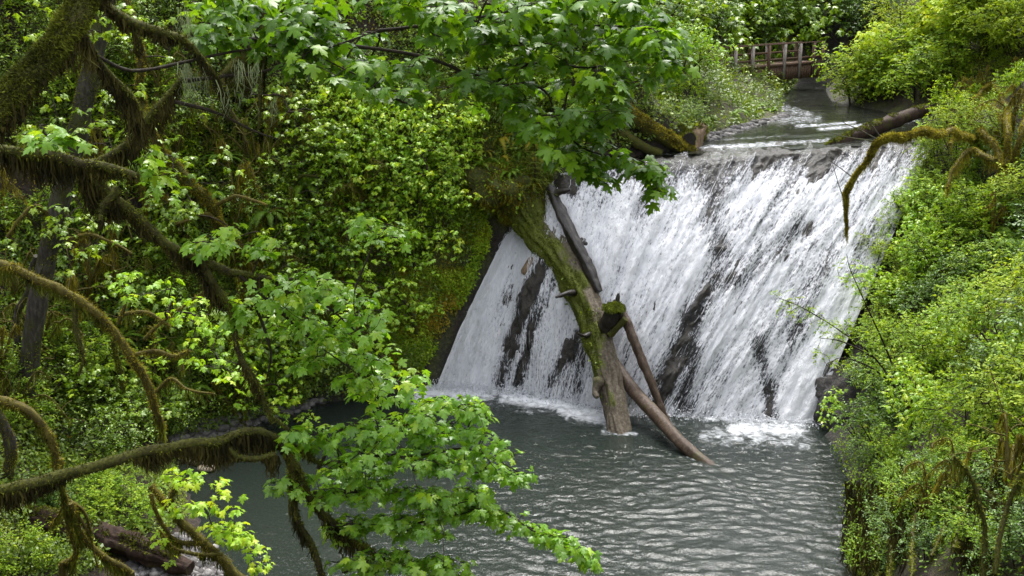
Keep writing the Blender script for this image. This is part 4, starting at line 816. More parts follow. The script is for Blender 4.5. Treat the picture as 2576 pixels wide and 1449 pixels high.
limb(T, [(188, 760, 13.3), (192, 830, 13.3), (212, 890, 13.3), (200, 945, 13.3)], 22, 10, 20, 'bark_moss', 'moss', 1500, .05, 120, .2, seed=35)
limb(T, [(295, 815, 13.4), (312, 760, 13.3), (320, 740, 13.3)], 18, 9, 14, 'bark_gold', 'moss_gold', 1500, .05, 0, seed=36)
limb(T, [(390, 985, 13.6), (430, 950, 13.5), (470, 975, 13.4), (540, 990, 13.3)], 17, 8, 20, 'bark_gold', 'moss_gold', 1500, .05, 60, .15, seed=37, hmat='moss')
sdd = PY(np.array([320, 340, 420, 500]), np.array([740, 790, 800, 745]), np.array([13.3]*4))
foliage(T, sdd, np.vstack([spray([(330, 720, 13.2), (430, 740, 13), (480, 800, 13), (560, 830, 13)], 60, 34, .5), spray([(300, 690, 13), (330, 740, 13)], 30, 8), spray([(440, 880, 13), (560, 920, 13.2), (640, 960, 13.4)], 50, 22, .5)]), .11, 'maple_young', (3, 6), r0=.003, rmax=.012)
# ---- 4  grey trunk
gp = hit(60, 1010)
T = tree_from('pale grey lichen-barked trunk rising through the undergrowth near the left edge', gp)
P_ = np.vstack([gp-np.array([0, 0, .4]), PY(np.array([75, 105, 138, 165, 195, 238, 290]), np.array([900, 700, 560, 440, 330, 150, -120]), np.linspace(gp[1]-.2, gp[1]-1.2, 7))])
b = MB(); rr = np.array([30, 24, 23, 25, 22, 24, 22, 18])/F_PX*gp[1]; V, D = tube(b, smooth_path(P_, 60), np.interp(np.linspace(0, 1, 60), np.linspace(0, 1, 8), rr), 14, .16, .1, 5); tr = b.build('trunk', M['bark_grey'], T)
mb = MB(); moss_on(mb, V, D, .06, 500, .016, .5, lambda Q, d: fbm(Q*1.0, 3, 3) > .1); mb.build('moss', M['moss'], tr, smooth=False)
top = smooth_path(P_, 60)
limb(T, [(170, 600, gp[1]-.6), (235, 590, gp[1]-1.2), (330, 640, gp[1]-1.5)], 20, 8, 20, 'bark_gold', 'moss_gold', 900, .06, 100, .2, seed=41)
limb(T, [(140, 560, gp[1]-.6), (90, 520, gp[1]-1), (20, 600, gp[1]-1.3)], 22, 10, 20, 'bark_gold', 'moss_gold', 900, .06, 100, .2, seed=42)
foliage(T, top[14::3], np.vstack([spray([(60, 600, gp[1]-1.2), (160, 520, gp[1]-1.5), (250, 570, gp[1]-1.5), (220, 640, gp[1]-1.5)], 90, 40, .8), spray([(20, 250, gp[1]-2), (140, 300, gp[1]-2), (330, 280, gp[1]-2), (240, 400, gp[1]-2)], 110, 60, .8), spray([(300, 60, gp[1]-2), (100, 60, gp[1]-2), (420, 60, gp[1]-2)], 80, 50, .8)]), .17, 'understory', (4, 7), r0=.004, rmax=.03)
# ---- 5  crooked mossy trunk
gp = hit(620, 700); Yb = gp[1]
T = tree_from('crooked moss-coated trunk bending right behind the leaning maple', gp)
limb(T, [(640, 720, Yb), (590, 620, Yb-1), (550, 560, Yb-1.6), (540, 520, Yb-1.8), (480, 460, Yb-2), (420, 405, Yb-2.2), (370, 330, Yb-2.3), (350, 200, Yb-2.4), (310, -60, Yb-2.5)], [40, 36, 38, 42, 44, 48, 36, 30, 20], 0, 60, 'bark_moss', 'moss_gold', 800, .08, 1200, .45, seed=51, mw=.02, name='trunk')
limb(T, [(545, 515, Yb-1.8), (600, 496, Yb-2), (640, 505, Yb-2.1), (670, 520, Yb-2.2)], 18, 9, 20, 'bark_gold', 'moss_gold', 800, .06, 80, .2, seed=52)
limb(T, [(548, 560, Yb-1.8), (500, 540, Yb-2), (440, 560, Yb-2.2)], 20, 12, 20, 'bark_gold', 'moss_gold', 800, .07, 200, .35, seed=53)
foliage(T, pathpx([(480, 460, Yb-2), (420, 405, Yb-2.2), (350, 200, Yb-2.4), (310, -60, Yb-2.5)], 20), np.vstack([spray([(400, 300, Yb-2.6), (520, 420, Yb-2.6), (420, 520, Yb-2.6)], 110, 46, .6), spray([(480, 90, Yb-2.6), (600, 40, Yb-2.6)], 100, 36, .6), spray([(620, 640, Yb-2), (720, 600, Yb-2), (760, 690, Yb-2)], 70, 40, .6)]), .17, 'understory', (4, 7), r0=.004, rmax=.03)
# ---- 6  dark trunk at the top
gp = hit(640, 330); Yb = gp[1]
T = tree_from('dark shaggy trunk coming down from the top edge left of the hanging stem', gp)
limb(T, [(650, 360, Yb), (630, 220, Yb-.7), (590, 110, Yb-1), (560, 30, Yb-1.2), (520, -90, Yb-1.4)], [44, 44, 50, 60, 46], 0, 40, 'bark_moss', 'moss_dark', 600, .1, 700, .5, seed=61, mw=.025, name='trunk')
limb(T, [(600, 140, Yb-1), (560, 200, Yb-1.4), (580, 280, Yb-1.6), (620, 360, Yb-1.7)], 26, 12, 24, 'bark_moss', 'moss_gold', 600, .08, 300, .5, seed=62)
foliage(T, pathpx([(630, 220, Yb-.7), (590, 110, Yb-1), (560, 30, Yb-1.2)], 16), np.vstack([spray([(700, 250, Yb-1.6), (820, 330, Yb-1.4), (760, 420, Yb-1.2)], 100, 50, .6), spray([(660, 60, Yb-1.6), (760, 40, Yb-1.6)], 80, 30, .6)]), .19, 'understory', (4, 7), r0=.005, rmax=.03)
# ---- 7  bright maples on the slope left of the falls
for (bx, by, lab, sp, n, sz, mt) in [(1060, 640, 'bright yellow-green maple glowing on the slope left of the falls, upper one', [[(880, 300), (1000, 270), (1120, 290), (1190, 330)], [(860, 380), (960, 360), (1090, 360), (1170, 410)], [(900, 450), (1010, 440), (1120, 470), (1180, 520)], [(960, 540), (1060, 560), (1130, 620)]], 70, .14, 'maple_lime'),
                             (1050, 830, 'green maple bush hanging over the mossy cliff beside the left edge of the falls', [[(960, 620), (1040, 650), (1090, 700)], [(940, 700), (1020, 740), (1110, 790)], [(930, 780), (990, 800), (1060, 800)], [(880, 640), (900, 720)]], 42, .14, 'maple_lime'),
                             (720, 480, 'glossy leaved maple sapling on the middle of the left slope', [[(660, 420), (760, 400), (860, 460)], [(680, 500), (800, 520), (900, 560)], [(760, 330), (860, 340)]], 60, .14, 'understory'),
                             (860, 520, 'maple sapling with arching shaded boughs between the two glossy ones on the slope', [[(760, 560), (860, 540), (980, 500)], [(820, 620), (920, 640)]], 50, .14, 'maple'),
                             (560, 1010, 'young lime-leaved maple above the long mossy limb near the gravel', [[(560, 900), (650, 930), (740, 990)], [(600, 980), (700, 1020), (780, 1080)], [(620, 860), (740, 900)]], 46, .15, 'maple_young'),
                             (300, 1000, 'small shaded maple on the slope behind the golden arching limb', [[(180, 960), (260, 940), (350, 1000)], [(260, 1050), (380, 1040), (450, 1010)]], 60, .15, 'understory')]:
    gp = hit(bx, by); T = tree_from(lab, gp); tgs = []; Yt = gp[1]
    for s_ in sp:
        q = [(x_, y_, max(Yt-3.5, min(Yt+.5, hit(x_, y_)[1]-1.6))) for x_, y_ in s_]; tgs.append(spray(q, 46, n, .55))
    tgs = np.vstack(tgs); c = tgs.mean(0); b = MB(); st = smooth_path([gp-np.array([0, 0, .3]), gp*.6+c*.4+np.array([.1, -.2, .2]), c+np.array([0, 0, -.2])], 20); tube(b, st, np.linspace(.09, .035, 20), 8, .2); b.build('trunk', M['bark_moss'], T)
    foliage(T, st[8:], tgs, sz, mt, (4, 8), MAPLE_LO if False else MAPLE, r0=.004, rmax=.03)
# ---- 8  small golden maple on the gravel, lower left
gp = np.array([PY(545, 1449, 15.8)[0]+.1, 15.8, 0.]); gp[2] = float(zt(gp[0], gp[1]))
T = tree_from('small maple with orange mossy limbs and yellow-green leaves over the dark water, lower left', gp)
a = limb(T, [(700, 1560, 15.6), (600, 1440, 15.7), (530, 1370, 15.8), (450, 1290, 15.9), (390, 1215, 16.0)], [50, 44, 34, 34, 26], 0, 40, 'bark_gold', 'moss_gold', 1600, .06, 500, .25, seed=81, hmat='moss', name='trunk')
trunk_to_ground(T, a[0], .2, 'bark_gold', dx=.3)
a2 = limb(T, [(520, 1360, 15.8), (440, 1360, 15.7), (400, 1300, 15.6), (385, 1240, 15.6)], 24, 14, 24, 'bark_gold', 'moss_gold', 1500, .06, 300, .3, seed=82, hmat='moss')
a3 = limb(T, [(560, 1400, 15.7), (500, 1400, 15.5), (440, 1380, 15.4), (400, 1330, 15.3)], 20, 8, 24, 'bark_gold', 'moss_gold', 1500, .06, 200, .25, seed=83, hmat='moss')
a4 = limb(T, [(430, 1275, 15.9), (440, 1230, 15.8), (470, 1210, 15.8)], 24, 10, 16, 'bark_gold', 'moss_gold', 1500, .05, 120, .25, seed=84, hmat='moss')
foliage(T, np.vstack([a, a2, a3, a4]), np.vstack([spray([(430, 1195, 15.7), (520, 1215, 15.6), (600, 1235, 15.5)], 26, 18, .3), spray([(390, 1265, 15.6), (460, 1280, 15.5), (540, 1270, 15.4), (610, 1290, 15.4)], 24, 22, .3), spray([(520, 1310, 15.5), (600, 1360, 15.4), (650, 1370, 15.3)], 28, 24, .3), spray([(560, 1340, 15.5), (620, 1330, 15.4)], 26, 12, .3), spray([(390, 1330, 15.4), (420, 1410, 15.3)], 20, 5, .3), spray([(640, 1430, 15.3), (670, 1420, 15.3)], 14, 5, .1)]), .145, 'maple_young', (3, 6), r0=.003, rmax=.012)
# ---- 9  arched mossy stems bottom left
gp = ground_at(150, 1240, 15.0)
T = tree_from('arched leafless mossy stem curving down at the lower left edge', gp, name='snag')
a = limb(T, [(-120, 1010, 11.5), (-20, 1002, 11.5), (60, 1024, 11.5), (110, 1075, 11.5), (140, 1130, 11.5), (152, 1190, 11.5)], [40, 38, 34, 30, 28, 16], 0, 40, 'bark_gold', 'moss_gold', 2200, .05, 400, .2, seed=91, hmat='moss'); trunk_to_ground(T, a[0], .1, dx=-.4)
gp = hit(5, 1180)
T = tree_from('short mossy trunk cut by the left edge beside the arched stem', gp)
limb(T, [(20, 1260, gp[1]-.2), (12, 1180, gp[1]-.4), (16, 1110, gp[1]-.6), (-10, 1030, gp[1]-.8), (-60, 900, gp[1]-1)], [44, 44, 50, 40, 30], 0, 30, 'bark_grey', 'moss_gold', 700, .06, 200, .3, seed=92, name='trunk', hmat='moss')
for k, (pts, lab) in enumerate([([(160, 1420, 14.5), (200, 1390, 14.4), (176, 1310, 14.3), (160, 1230, 14.2), (150, 1150, 14.1)], 'drooping golden moss roots under the long limb, lower left'), ([(330, 1440, 14.6), (250, 1390, 14.4), (200, 1330, 14.3), (175, 1270, 14.2)], 'golden mossy branch splaying down toward the rotting log')]):
    T = empty('mossy_tree', ground_at(pts[0][0], pts[0][1], pts[0][2]), lab, 'tree'); a = limb(T, pts, 26, 22, 26, 'bark_gold', 'moss_gold', 1500, .06, 500, .3, seed=95+k, hmat='moss', name='limb')
    trunk_to_ground(T, a[0], .06, 'bark_gold')
    if k == 0:
        for q, (x_, y_) in enumerate([(230, 1340), (120, 1330), (250, 1430)]): limb(T, [(165, 1260, 14.3), ((165+x_)/2+10, (1260+y_)/2-14, 14.3), (x_, y_, 14.3)], 16, 6, 18, 'bark_gold', 'moss_gold', 1400, .05, 120, .2, seed=97+q, hmat='moss')
# ---- 10  stems on the left slope
for k, (pts, w0, w1, lab, mt) in enumerate([
    ([(830, 640), (760, 580), (735, 520), (730, 470)], 20, 14, 'thin mossy snag leaning on the middle of the left slope', 'moss'), ([(960, 560), (900, 490), (860, 420)], 22, 14, 'mossy branch under the bright maple on the slope', 'moss'),
    ([(830, 380), (810, 330), (760, 300)], 16, 10, 'small mossy stem in the shade of the canopy left of centre', 'moss'), ([(480, 640), (500, 700), (520, 760), (540, 800)], 34, 20, 'golden mossy stump-like stem behind the hanging limb', 'moss_gold'),
    ([(60, 940), (45, 820), (60, 720), (80, 640)], 34, 22, 'dark shaded trunk beside the pale grey trunk', None), ([(300, 1090), (310, 980), (296, 900), (290, 850)], 26, 18, 'upright mossy stem below the golden arching limb', 'moss'), ([(420, 1080), (395, 1000), (330, 960), (250, 960)], 20, 12, 'low golden stem bending along the shaded slope', 'moss_gold'), ([(470, 1040), (420, 960), (400, 890), (380, 820)], 20, 12, 'leaning golden stem beside the arching limb tip', 'moss_gold'), ([(640, 1090), (560, 1000), (540, 960)], 16, 10, 'thin golden stem above the long mossy limb', 'moss_gold')]):
    gp = hit(*pts[0]); yy = np.linspace(gp[1], gp[1]-1.0, len(pts)); T = empty('snag', gp, lab, 'tree')
    pp = [(x_, y_, Y_) for (x_, y_), Y_ in zip(pts, yy)]; limb(T, pp, w0, w1, 30, 'bark_moss' if mt else 'bark_grey', mt, 600, .07, 200, .3, seed=110+k, mw=.02, name='trunk', hmat='moss')
# ---- 11  golden moss branch reaching over the falls from the right
g0 = hit(2430, 420); Yb = 25.0
T = tree_from('golden moss-covered branch bending down in front of the falls from the right bank', np.array([PY(2430, 420, Yb)[0], Yb, float(zt(PY(2430, 420, Yb)[0], Yb))]), name='mossy_tree', cat='tree')
a = limb(T, [(2560, 400, hit(2560, 400)[1]+.3), (2480, 360, hit(2480, 360)[1]+.2), (2410, 338, min(hit(2410, 338)[1], 30)), (2340, 335, 25.6), (2270, 345, 24.8), (2208, 350, 24.6), (2172, 398, 24.5), (2143, 465, 24.4), (2134, 515, 24.4), (2131, 570, 24.4)], [30, 28, 26, 28, 30, 22, 15, 11, 7, 4], 0, 60, 'bark_gold', 'moss_gold', 2200, .07, 600, .3, seed=121, mw=.02, hmat='moss_gold')

mb = MB()
for q in ([(2205, 350), (2160, 325), (2125, 310), (2120, 295)], [(2200, 355), (2130, 345), (2070, 330)], [(2150, 450), (2110, 420), (2080, 400)], [(2134, 520), (2115, 480), (2085, 380)], [(2215, 345), (2190, 310), (2175, 295)]):
    tube(mb, pathpx([(x_, y_, 24.5) for x_, y_ in q], 14), np.linspace(.018, .006, 14), 5, .2)
mb.build('twigs', M['bark_grey'], T)
# ================================================================== shrubs, ferns, far trees (one of each kind is built, the rest are copies)
LAND_R = [((2040, 1060), 'the foot of the falls'), ((2330, 390), 'the upper right corner of the falls'), ((2230, 345), 'the golden bent branch'), ((1950, 150), 'the footbridge'), ((2030, 270), 'the bend of the stream'), ((2300, 1300), 'the hanging roots'),
          ((2560, 720), 'the middle of the right edge'), ((2560, 20), 'the upper right corner'), ((2560, 1430), 'the lower right corner'), ((2090, 1000), 'the dark wet rock'), ((2140, 1250), 'the right pool edge'), ((2210, 310), 'the dark log in the stream'), ((2470, 300), 'the moss-draped thicket'), ((2280, 130), 'the lime-green maple'), ((2200, 800), 'the thin twigs over the white water'), ((2400, 900), 'the middle of the right bank'), ((2400, 600), 'the fern slope on the right')]
LAND_L = [((140, 600), 'the pale grey trunk'), ((260, 800), 'the golden arching limb'), ((500, 480), 'the crooked mossy trunk'), ((1040, 400), 'the bright upper maple'), ((1130, 850), 'the mossy cliff'), ((1290, 480), 'the upper end of the big log'), ((540, 220), 'the pale hanging lichen'), ((250, 1350), 'the rotting log'), ((520, 1120), 'the gravel shore'), ((590, 80), 'the dark shaggy trunk'),
          ((1640, 320), 'the golden mossy log upstream'), ((1850, 300), 'the upstream gravel bar'), ((1900, 170), 'the footbridge'), ((830, 960), 'the left pool shore'), ((730, 520), 'the thin snag'), ((30, 1000), 'the arched mossy stem'), ((20, 150), 'the leaning trunk'), ((1250, 200), 'the upper canopy'), ((900, 700), 'the middle of the left slope'), ((420, 940), 'the golden stems'), ((1500, 300), 'the drooping leaf tips')]
_seen = {}
def auto_label(x, y, look, land, rest=''):
    d = sorted(land, key=lambda q: math.hypot(q[0][0]-x, (q[0][1]-y)*1.15)); (lx, ly), ln = d[0]; dx, dy = x-lx, y-ly; r = math.hypot(dx, dy)
    def rel(dx, dy): return ('below' if dy > 0 else 'above') if abs(dy) > abs(dx) else ('right of' if dx > 0 else 'left of')
    opts = [f'{look} {"beside" if r < 45 else rel(dx, dy)} {ln}']
    (mx, my), mn = d[1]; opts.append(f'{look} between {ln} and {mn}'); opts.append(f'{look} {rel(dx, dy)} {ln}, toward {mn}'); opts.append(f'{look} {"just" if r < 90 else "well"} {rel(dx, dy)} {ln}')
    (kx, ky), kn = d[2]; opts.append(f'{look} between {ln} and {kn}'); opts.append(f'{look} {rel(x-mx, y-my)} {mn}, toward {kn}'); opts.append(f'{look} {rel(x-kx, y-ky)} {kn}, toward {ln}'); opts.append(f'{look} between {mn} and {kn}')
    opts = [o for o in opts if len(o.split()) <= 16] or [f'{look} near {ln}']
    for o in opts:
        if o not in _seen: _seen[o] = 1; return o
    for pre in ('larger', 'smaller', 'taller', 'lower', 'fuller', 'sparser'):
        o = pre+' '+opts[0]
        if o not in _seen and len(o.split()) <= 16: _seen[o] = 1; return o
    return opts[0]
PROTO = {}
def shrub_proto(key, name, mat, leaf, n, per, seed, kind='ovate', rad=1.0, length=.38, tpl=OVATE, cat='shrub', hgt=1.5):
    global rng
    keep = rng; rng = np.random.default_rng(seed)
    T = empty(name, (0, 0, 0), key, cat)
    lob = [np.array([rng.normal(0, .5)*rad, rng.normal(0, .5)*rad, rng.uniform(.45, hgt)*rad]) for _ in range(6)]
    tg = np.vstack([l+unit(rng.normal(size=(n//6, 3)))*(rng.random((n//6, 1))**.4)*rng.uniform(.45, .8)*rad for l in lob]); tg[:, 2] = np.maximum(tg[:, 2], .05)
    st = []; tw = MB()
    for l in lob[:4]:
        P = smooth_path([(0, 0, -.3), l*.5+np.array([0, 0, -.1]), l], 10); st.append(P); tube(tw, P, np.linspace(.026, .01, 10)*rad, 5, .2)
    d = grow(tw, np.vstack(st), tg, .003, rmax=.02); lf = MB()
    if kind == 'maple': maple_clusters(lf, tg, leaf, per, tpl, stems=tw)
    else: twig_leaves(lf, tg, d+.5*unit(tg-np.array([0, 0, .4])), leaf, per, length, tpl, stems=tw)
    tw.build('stems', M['twig'], T); lf.build('foliage', M[mat], T); rng = keep
    T['_used'] = 0; PROTO[key] = T; return T
def fern_proto(key, mat, seed, nf=13, L=1.0):
    global rng
    keep = rng; rng = np.random.default_rng(seed); T = empty('fern', (0, 0, 0), key, 'fern'); mb = MB(); tp = (np.array([(-.5, 0, 0), (.5, 0, 0), (.25, .6, -.05), (0, 1, -.12), (-.25, .6, -.05)]), np.array([(0, 1, 2, 3, 4)]))
    tp = (tp[0]*np.array([.34, 1, 1]), tp[1])
    for f in range(nf):
        az = 2*np.pi*f/nf+rng.normal(0, .2); ll = L*rng.uniform(.7, 1.15); n = 30; t = np.linspace(.08, 1, n); h = rng.uniform(.55, .95)
        rad = np.array([np.cos(az), np.sin(az), 0]); P = rad*(ll*(t*.95))[:, None]+np.array([0, 0, 1])*(ll*(h*t*1.5-1.35*t**2))[:, None]
        side = np.array([-np.sin(az), np.cos(az), 0]); T_ = unit(np.gradient(P, axis=0)); Nn = unit(np.cross(T_, side)); Nn = Nn*np.sign(Nn[:, 2:3]+1e-6)
        w = ll*.17*np.sin(np.pi*np.clip(t*.93+.07, 0, 1))**.7*(1-.35*t)
        hh = np.full(n, .2+.6*rng.random())
        for s_ in (-1, 1): leaves(mb, tp, P, side*s_+T_*.45-np.array([0, 0, .12]), Nn, w, np.clip(hh+rng.normal(0, .1, n), 0, 1))
        tube(mb, P[::3], .004, 3, cap=False, a=.9)
    mb.build('fronds', M[mat], T, smooth=False); rng = keep; T['_used'] = 0; PROTO[key] = T; return T
def place(key, P, sc, label, group=None, tilt=None, rz=None):
    T = PROTO[key]; rz = rng.uniform(0, 6.28) if rz is None else rz; rx, ry = (0, 0) if tilt is None else tilt
    if not T['_used']:
        T['_used'] = 1; T.location = [float(v) for v in P]; T.rotation_euler = (rx, ry, rz); T.scale = (sc, sc, sc); T['label'] = label
        if group: T['group'] = group
        return T
    c = copy_thing(T, P, (rx, ry, rz), sc, label, group); return c
for k in range(3):
    shrub_proto(f'green{k}', 'leafy_shrub', 'shrub', .125, 230, (6, 10), 100+k); shrub_proto(f'dark{k}', 'leafy_shrub', 'shrub_dark', .10, 250, (6, 11), 110+k)
    shrub_proto(f'glossy{k}', 'leafy_shrub', 'understory', .085, 280, (6, 11), 140+k)
    fern_proto(f'fern{k}', 'fern', 120+k)
for k in range(2):
    shrub_proto(f'pale{k}', 'leafy_shrub', 'shrub_pale', .10, 250, (6, 11), 130+k); shrub_proto(f'vine{k}', 'vine_maple', 'maple_lime', .14, 170, (3, 6), 150+k, 'maple', 1.1, tpl=MAPLE_LO); shrub_proto(f'shade{k}', 'vine_maple', 'understory', .16, 170, (3, 6), 160+k, 'maple', 1.1, tpl=MAPLE_LO)
    fern_proto(f'gold{k}', 'fern_gold', 170+k, 10)
def scatter_px(poly, n, mind, seed, keepf=None):
    r = np.random.default_rng(seed); q = np.array(poly, float); lo = q.min(0); hi = q.max(0); out = []
    for _ in range(6000):
        p = lo+(hi-lo)*r.random(2)
        if inpoly(p[:1], p[1:], poly)[0] and all(math.hypot(p[0]-o[0], (p[1]-o[1])*1.2) > mind for o in out): out.append(tuple(p))
        if len(out) >= n: break
    return out
def put(px_list, keys, looks, land, group, s0, s1, seed, sink=.25, fwd=0.):
    r = np.random.default_rng(seed)
    for x, y in px_list:
        P = hit(x, y); P = P+unit(CAM-P)*fwd; k = r.integers(len(keys)); lab = auto_label(x, y, looks[k], land)
        kk = keys[k]; kk = kk[r.integers(len(kk))]
        place(kk, P-np.array([0, 0, sink*.3]), r.uniform(s0, s1), lab, group, (r.normal(0, .12)-.15, r.normal(0, .12)))
G3 = ['green0', 'green1', 'green2']; D3 = ['dark0', 'dark1', 'dark2']; P2 = ['pale0', 'pale1']; V2 = ['vine0', 'vine1']; S2 = ['shade0', 'shade1']; L3 = ['glossy0', 'glossy1', 'glossy2']; F3 = ['fern0', 'fern1', 'fern2']; O2 = ['gold0', 'gold1']
def bare_proto(key, seed):
    global rng
    keep = rng; rng = np.random.default_rng(seed); T = empty('mossy_bush', (0, 0, 0), key, 'shrub'); tw = MB(); st = []
    for q in range(5):
        e = np.array([rng.normal(0, .7), rng.normal(0, .5), rng.uniform(.5, 1.5)]); m_ = e*.55+np.array([0, 0, .35+.2*rng.random()]); e[2] -= .3
        P = smooth_path([(0, 0, -1.0), (0, 0, 0), m_, e], 22); st.append(P); V, D = tube(tw, P, np.linspace(.04, .014, 22), 6, .25)
    S_ = np.vstack(st); tg = np.vstack([s[rng.integers(8, 22, 9)]+rng.normal(0, .32, (9, 3)) for s in st]); grow(tw, S_, tg, .009, rmax=.02); tw.build('stems', M['bark_gold'], T)
    mb = MB(); P = S_[rng.integers(0, len(S_), 900)]+rng.normal(0, .03, (900, 3)); P = np.vstack([P, tg[rng.integers(0, len(tg), 500)]*.7+S_[rng.integers(0, len(S_), 500)]*.3]) if False else P; strands(mb, P, rng.uniform(.06, .34, 900), .011, .2); mb.build('hanging_moss', M['moss_gold' if seed % 2 else 'moss'], T, smooth=False)
    rng = keep; T['_used'] = 0; PROTO[key] = T
for k in range(4): bare_proto(f'bare{k}', 400+k)
put(scatter_px([(-20, 120), (300, 200), (760, 300), (960, 520), (860, 760), (640, 960), (300, 1060), (-20, 1100)], 30, 96, 31), [['bare0', 'bare2'], ['bare1', 'bare3']], ['tangle of mossy bare stems', 'golden mossy bare bush'], LAND_L, 'mossy bare bushes on the left slope', .9, 1.5, 31, fwd=.7)
put(scatter_px([(2640, 60), (2950, 60), (2950, 1300), (2640, 1300)], 26, 90, 41), [G3, P2, D3], ['green shrub', 'pale shrub', 'dark shrub'], [((2620, 200), 'the upper right corner'), ((2620, 700), 'the right edge'), ((2620, 1200), 'the lower right corner'), ((2800, 450), 'the far side of the right bank'), ((2800, 900), 'the near side of the right bank')], 'shrubs continuing the right bank', .8, 1.2, 41)
put([(2385, 350), (2440, 370), (2400, 300)], [P2, G3], ['shrub hiding the golden branch base', 'green shrub by the golden branch base'], LAND_R, 'shrubs at the golden branch base', .8, .95, 35, fwd=1.6)
put([(2420, 210), (2500, 200), (2570, 230), (2440, 300), (2560, 400), (2590, 340)], [G3, P2], ['small green shrub', 'small pale shrub'], LAND_R, 'small shrubs round the moss-draped thicket', .6, .8, 33)
put([(2410, 260), (2480, 240), (2550, 300), (2430, 350), (2520, 370), (2500, 560), (2400, 1230), (2540, 1250), (2560, 180), (2330, 1290)], [['bare1', 'bare3']], ['golden bare bush hung with moss'], LAND_R, 'mossy bare bushes on the right bank', .7, 1.0, 32, fwd=1.3)
# right bank
put(scatter_px([(2230, 700), (2330, 480), (2420, 420), (2600, 420), (2600, 1180), (2420, 1120), (2330, 1110), (2180, 1180), (2160, 1100), (2210, 1000)], 40, 78, 1), [G3, G3, P2, D3, V2], ['green small-leaved shrub', 'leafy shrub', 'pale green shrub', 'dark green shrub', 'maple-leaved shrub'], LAND_R, 'shrubs covering the right bank', .62, 1.0, 5)
put(scatter_px([(2240, 240), (2230, 120), (2330, 20), (2600, -40), (2600, 160), (2420, 190), (2390, 290), (2330, 245)], 19, 70, 2), [P2, G3, P2], ['pale small-leaved shrub', 'green shrub', 'light grey-green shrub'], LAND_R, 'shrubs on the upper right bank', 1.1, 1.9, 6)
put([(2165, 252), (2140, 262), (2190, 255), (2250, 250), (2310, 240), (2200, 210), (2230, 220)], [P2, G3], ['bushy pale green shrub overhanging the stream', 'round green shrub overhanging the stream'], LAND_R, 'shrubs overhanging the stream', 1.1, 1.6, 7)
put(scatter_px([(2360, 480), (2560, 440), (2600, 720), (2400, 700)], 11, 60, 3), [F3], ['drooping sword fern'], LAND_R, 'ferns on the right slope', .8, 1.2, 8, fwd=.8)
put([(2330, 1190), (2430, 1130), (2520, 1180), (2420, 1240), (2500, 1050), (2310, 1090)], [F3], ['shaded fern'], LAND_R, 'ferns on the lower right bank', .5, .75, 9)
put([(2180, 1180), (2200, 1270), (2330, 1300), (2420, 1390), (2560, 1350), (2250, 1420), (2170, 1430), (2240, 1190), (2300, 1210), (2380, 1180), (2450, 1190), (2540, 1230), (2480, 1280), (2360, 1260), (2400, 1330), (2560, 1440), (2490, 1420), (2330, 1400), (2270, 1330)], [G3, D3], ['small green shrub', 'small dark shrub'], LAND_R, 'small shrubs among the hanging roots', .38, .6, 10)
# left slope
put(scatter_px([(-20, -20), (760, -20), (980, 140), (1180, 330), (1120, 480), (900, 700), (760, 950), (480, 1080), (-20, 1180)], 66, 92, 12), [L3, L3, S2, G3], ['glossy dark shrub', 'shaded leafy shrub', 'broad-leaved understory maple', 'green shrub'], LAND_L, 'shrubs on the shaded left slope', .75, 1.25, 11)
put(scatter_px([(860, 300), (1180, 340), (1190, 480), (1100, 640), (980, 680), (880, 560)], 18, 74, 13), [V2], ['bright vine maple'], LAND_L, 'bright vine maples by the falls', .7, 1.0, 13, fwd=.7)
put(scatter_px([(1180, 330), (1420, 310), (1430, 400), (1330, 405), (1200, 425), (1150, 500)], 13, 44, 14), [F3, O2], ['sword fern on the ledge', 'yellowing fern on the ledge'], LAND_L, 'ferns above the big log', .65, .95, 14)
put(scatter_px([(300, 300), (800, 420), (900, 800), (500, 1000), (100, 1000)], 18, 110, 15), [F3], ['fern in the undergrowth'], LAND_L, 'ferns on the left slope', .8, 1.2, 15, fwd=.6)
put([(350, 1260), (390, 1225), (330, 1320), (400, 1300), (140, 1280)], [F3, D3], ['small fern beside the gravel', 'low dark plant beside the gravel'], LAND_L, 'low plants by the gravel, lower left', .4, .6, 34)
put([(215, 1270), (270, 1250), (310, 1290), (250, 1300), (60, 1400), (150, 1420), (30, 1440)], [G3, F3], ['fresh green bush', 'bright fern'], LAND_L, 'green plants by the gravel, lower left', .45, .7, 16)
# upstream left bank
put(scatter_px([(1180, 180), (1500, 120), (1760, 170), (1800, 215), (1700, 235), (1560, 200), (1450, 330), (1300, 330)], 20, 66, 17), [G3, L3, V2], ['green streamside shrub', 'dark streamside shrub', 'leafy maple bush'], LAND_L, 'shrubs on the upstream left bank', .9, 1.5, 17)
put([(1850, 285), (1905, 268), (1940, 278), (1880, 275), (1780, 300)], [O2, F3], ['golden low fern', 'low fern'], LAND_L, 'low plants by the upstream gravel bar', .6, .85, 18)
put([(1640, 250), (1700, 270), (1740, 245), (1770, 270), (1680, 305), (1745, 305), (1620, 290), (1560, 300)], [G3, L3], ['low green bush', 'low dark bush'], LAND_L, 'low bushes on the upstream left bank', .5, .75, 21)
put([(2352, 400), (2330, 450), (2318, 505), (2300, 560), (2285, 615), (2262, 670), (2246, 730), (2225, 790), (2205, 850), (2192, 905), (2240, 960), (2290, 900), (2310, 780)], [G3, P2, G3], ['green shrub at the rim of the falls', 'pale shrub at the rim of the falls', 'leafy shrub at the rim of the falls'], LAND_R, 'shrubs along the right rim of the falls', .5, .78, 19)
put(scatter_px([(1500, -20), (2200, -20), (2200, 110), (2100, 140), (1700, 140), (1500, 120)], 30, 62, 20), [D3, S2], ['dark bush on the far slope', 'dark maple bush on the far slope'], LAND_R+LAND_L, 'bushes on the far slope', 1.9, 2.8, 20)
